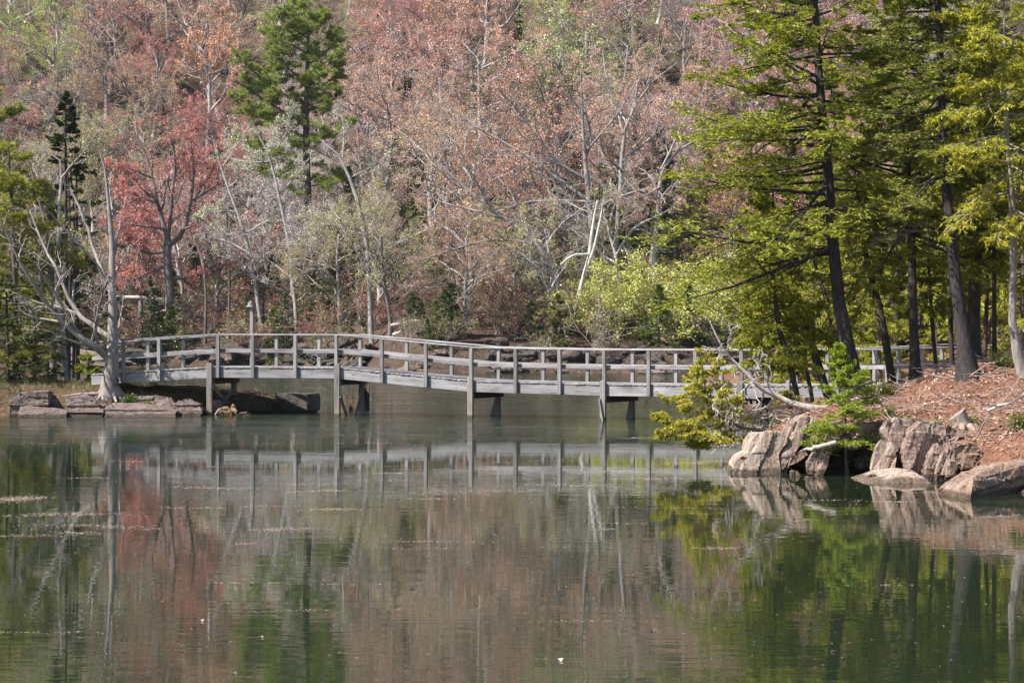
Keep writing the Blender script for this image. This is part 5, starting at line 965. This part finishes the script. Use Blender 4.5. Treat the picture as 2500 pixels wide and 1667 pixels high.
for _ in range(160):     # long thin drift lines on the water behind and before the bridge
    D = rng.uniform(66, 122) if rng.uniform() < .55 else rng.uniform(15, 58); X = rng.uniform(-.21, .21)*D; m_ = rng.integers(12, 60); X = X+rng.normal(0, .004*D+.15, m_); cs.append(np.stack([X, D+rng.normal(0, .002*D, m_), np.full(m_, .004)], 1))
D = rng.uniform(14.5, 60, 1500); cs.append(np.stack([rng.uniform(-.23, .23, 1500)*D, D, np.full(1500, .004)], 1))
c = np.concatenate(cs); ok = (bank_z(c[:, 0], c[:, 1]) < -.05) & (spit_z(c[:, 0], c[:, 1]) < -.05); c = c[ok]
lv = Bag(); sz = rng.uniform(.010, .028, len(c))*(1+(c[:, 1] > 60)*1.2)*np.clip(c[:, 1]/32, .45, 1); u = rng.normal(0, 1, c.shape)*np.array([1, .5, .0]); u[:, 2] = .0
u = nrm(u+1e-6); v = np.stack([-u[:, 1], u[:, 0], np.zeros(len(u))], 1); a = sz[:, None]; V = np.stack([c-u*a, c+v*a*.5, c+u*a, c-v*a*.5], 1); lv.add(V, np.arange(4*len(c)).reshape(-1, 4))
tag(link('floating_debris', lv.mesh('floating_debris', MAT['bud']), color=(.62, .48, .42)), kind='stuff', label='drift lines of pinkish bud scales floating on the water', cat='debris')
lm = Bag(); blades(lm, np.array([[0, 0, .012]]), np.array([[1., 0, .12]]), .11, .055, np.random.default_rng(2)); blades(lm, np.array([[.02, .01, .014]]), np.array([[.6, .5, .2]]), .07, .04, np.random.default_rng(5)); lme = lm.mesh('floating_leaf', MAT['bud'])
for i, (px, py, wh) in enumerate([(1008, 1436, 'largest curled leaf afloat below the middle of the water'), (1088, 1532, 'curled leaf afloat right of the red reflection'), (492, 1516, 'curled leaf afloat in the red reflection'), (636, 1556, 'curled leaf afloat beside the green reflection'), (562, 1570, 'smaller leaf afloat just below the red reflection'), (1596, 1539, 'curled leaf afloat left of the dark green reflection'), (2035, 1592, 'curled leaf afloat on the trunk reflections'), (2164, 1430, 'curled leaf afloat below the cliff reflection'), (1365, 1612, 'curled leaf afloat near the bottom edge'), (570, 1645, 'dark leaf afloat at the bottom edge')]):
    D = FPX*CAMZ/(py-HZ); o = tag(link('floating_leaf', lme, None, None, ((px-1250)/FPX*D, D, .006), (.40, .30, .25)), wh, 'leaf', 'leaves afloat on the still water'); o.rotation_euler = (0, 0, i*1.1); s_ = (.36 if i else .5)*(1+.2*(i % 3)); o.scale = (s_, s_, s_)

# ------------------------------------------------------------------ look-alikes: say which one, counted along the shore
NTH = 'first second third fourth fifth sixth seventh eighth ninth tenth eleventh twelfth thirteenth fourteenth fifteenth sixteenth seventeenth eighteenth nineteenth twentieth'.split()
NTH += ['twenty-'+q for q in NTH[:9]]+['thirtieth']+['thirty-'+q for q in NTH[:9]]
same = {}
for o in COL.objects:
    if o.parent is None and o.get('category') in ('shrub', 'fir', 'boulder', 'stone') and o.get('group'): same.setdefault(o['label'], []).append(o)
for lb, os_ in same.items():
    if 1 < len(os_) <= 39:
        for i, o in enumerate(sorted(os_, key=lambda o: o.location.x/o.location.y)): o['label'] = NTH[i]+' from the left, '+lb
# ------------------------------------------------------------------ the light spring haze in the air
bm = bmesh.new(); bmesh.ops.create_cube(bm, size=1)
for v in bm.verts: v.co = Vector((v.co.x*640, 145+v.co.y*440, -2.4+(v.co.z+.5)*134))
me = bpy.data.meshes.new('haze'); bm.to_mesh(me); bm.free()
m, t, out = newmat('haze'); pv = N(t, 'ShaderNodeVolumePrincipled'); pv.inputs['Color'].default_value = (.93, .94, 1.0, 1); pv.inputs['Density'].default_value = HAZE; pv.inputs['Anisotropy'].default_value = .2
t.links.new(pv.outputs[0], out.inputs['Volume']); me.materials.append(m)
tag(link('haze', me), kind='stuff', label='thin pale spring haze hanging in the air', cat='haze')
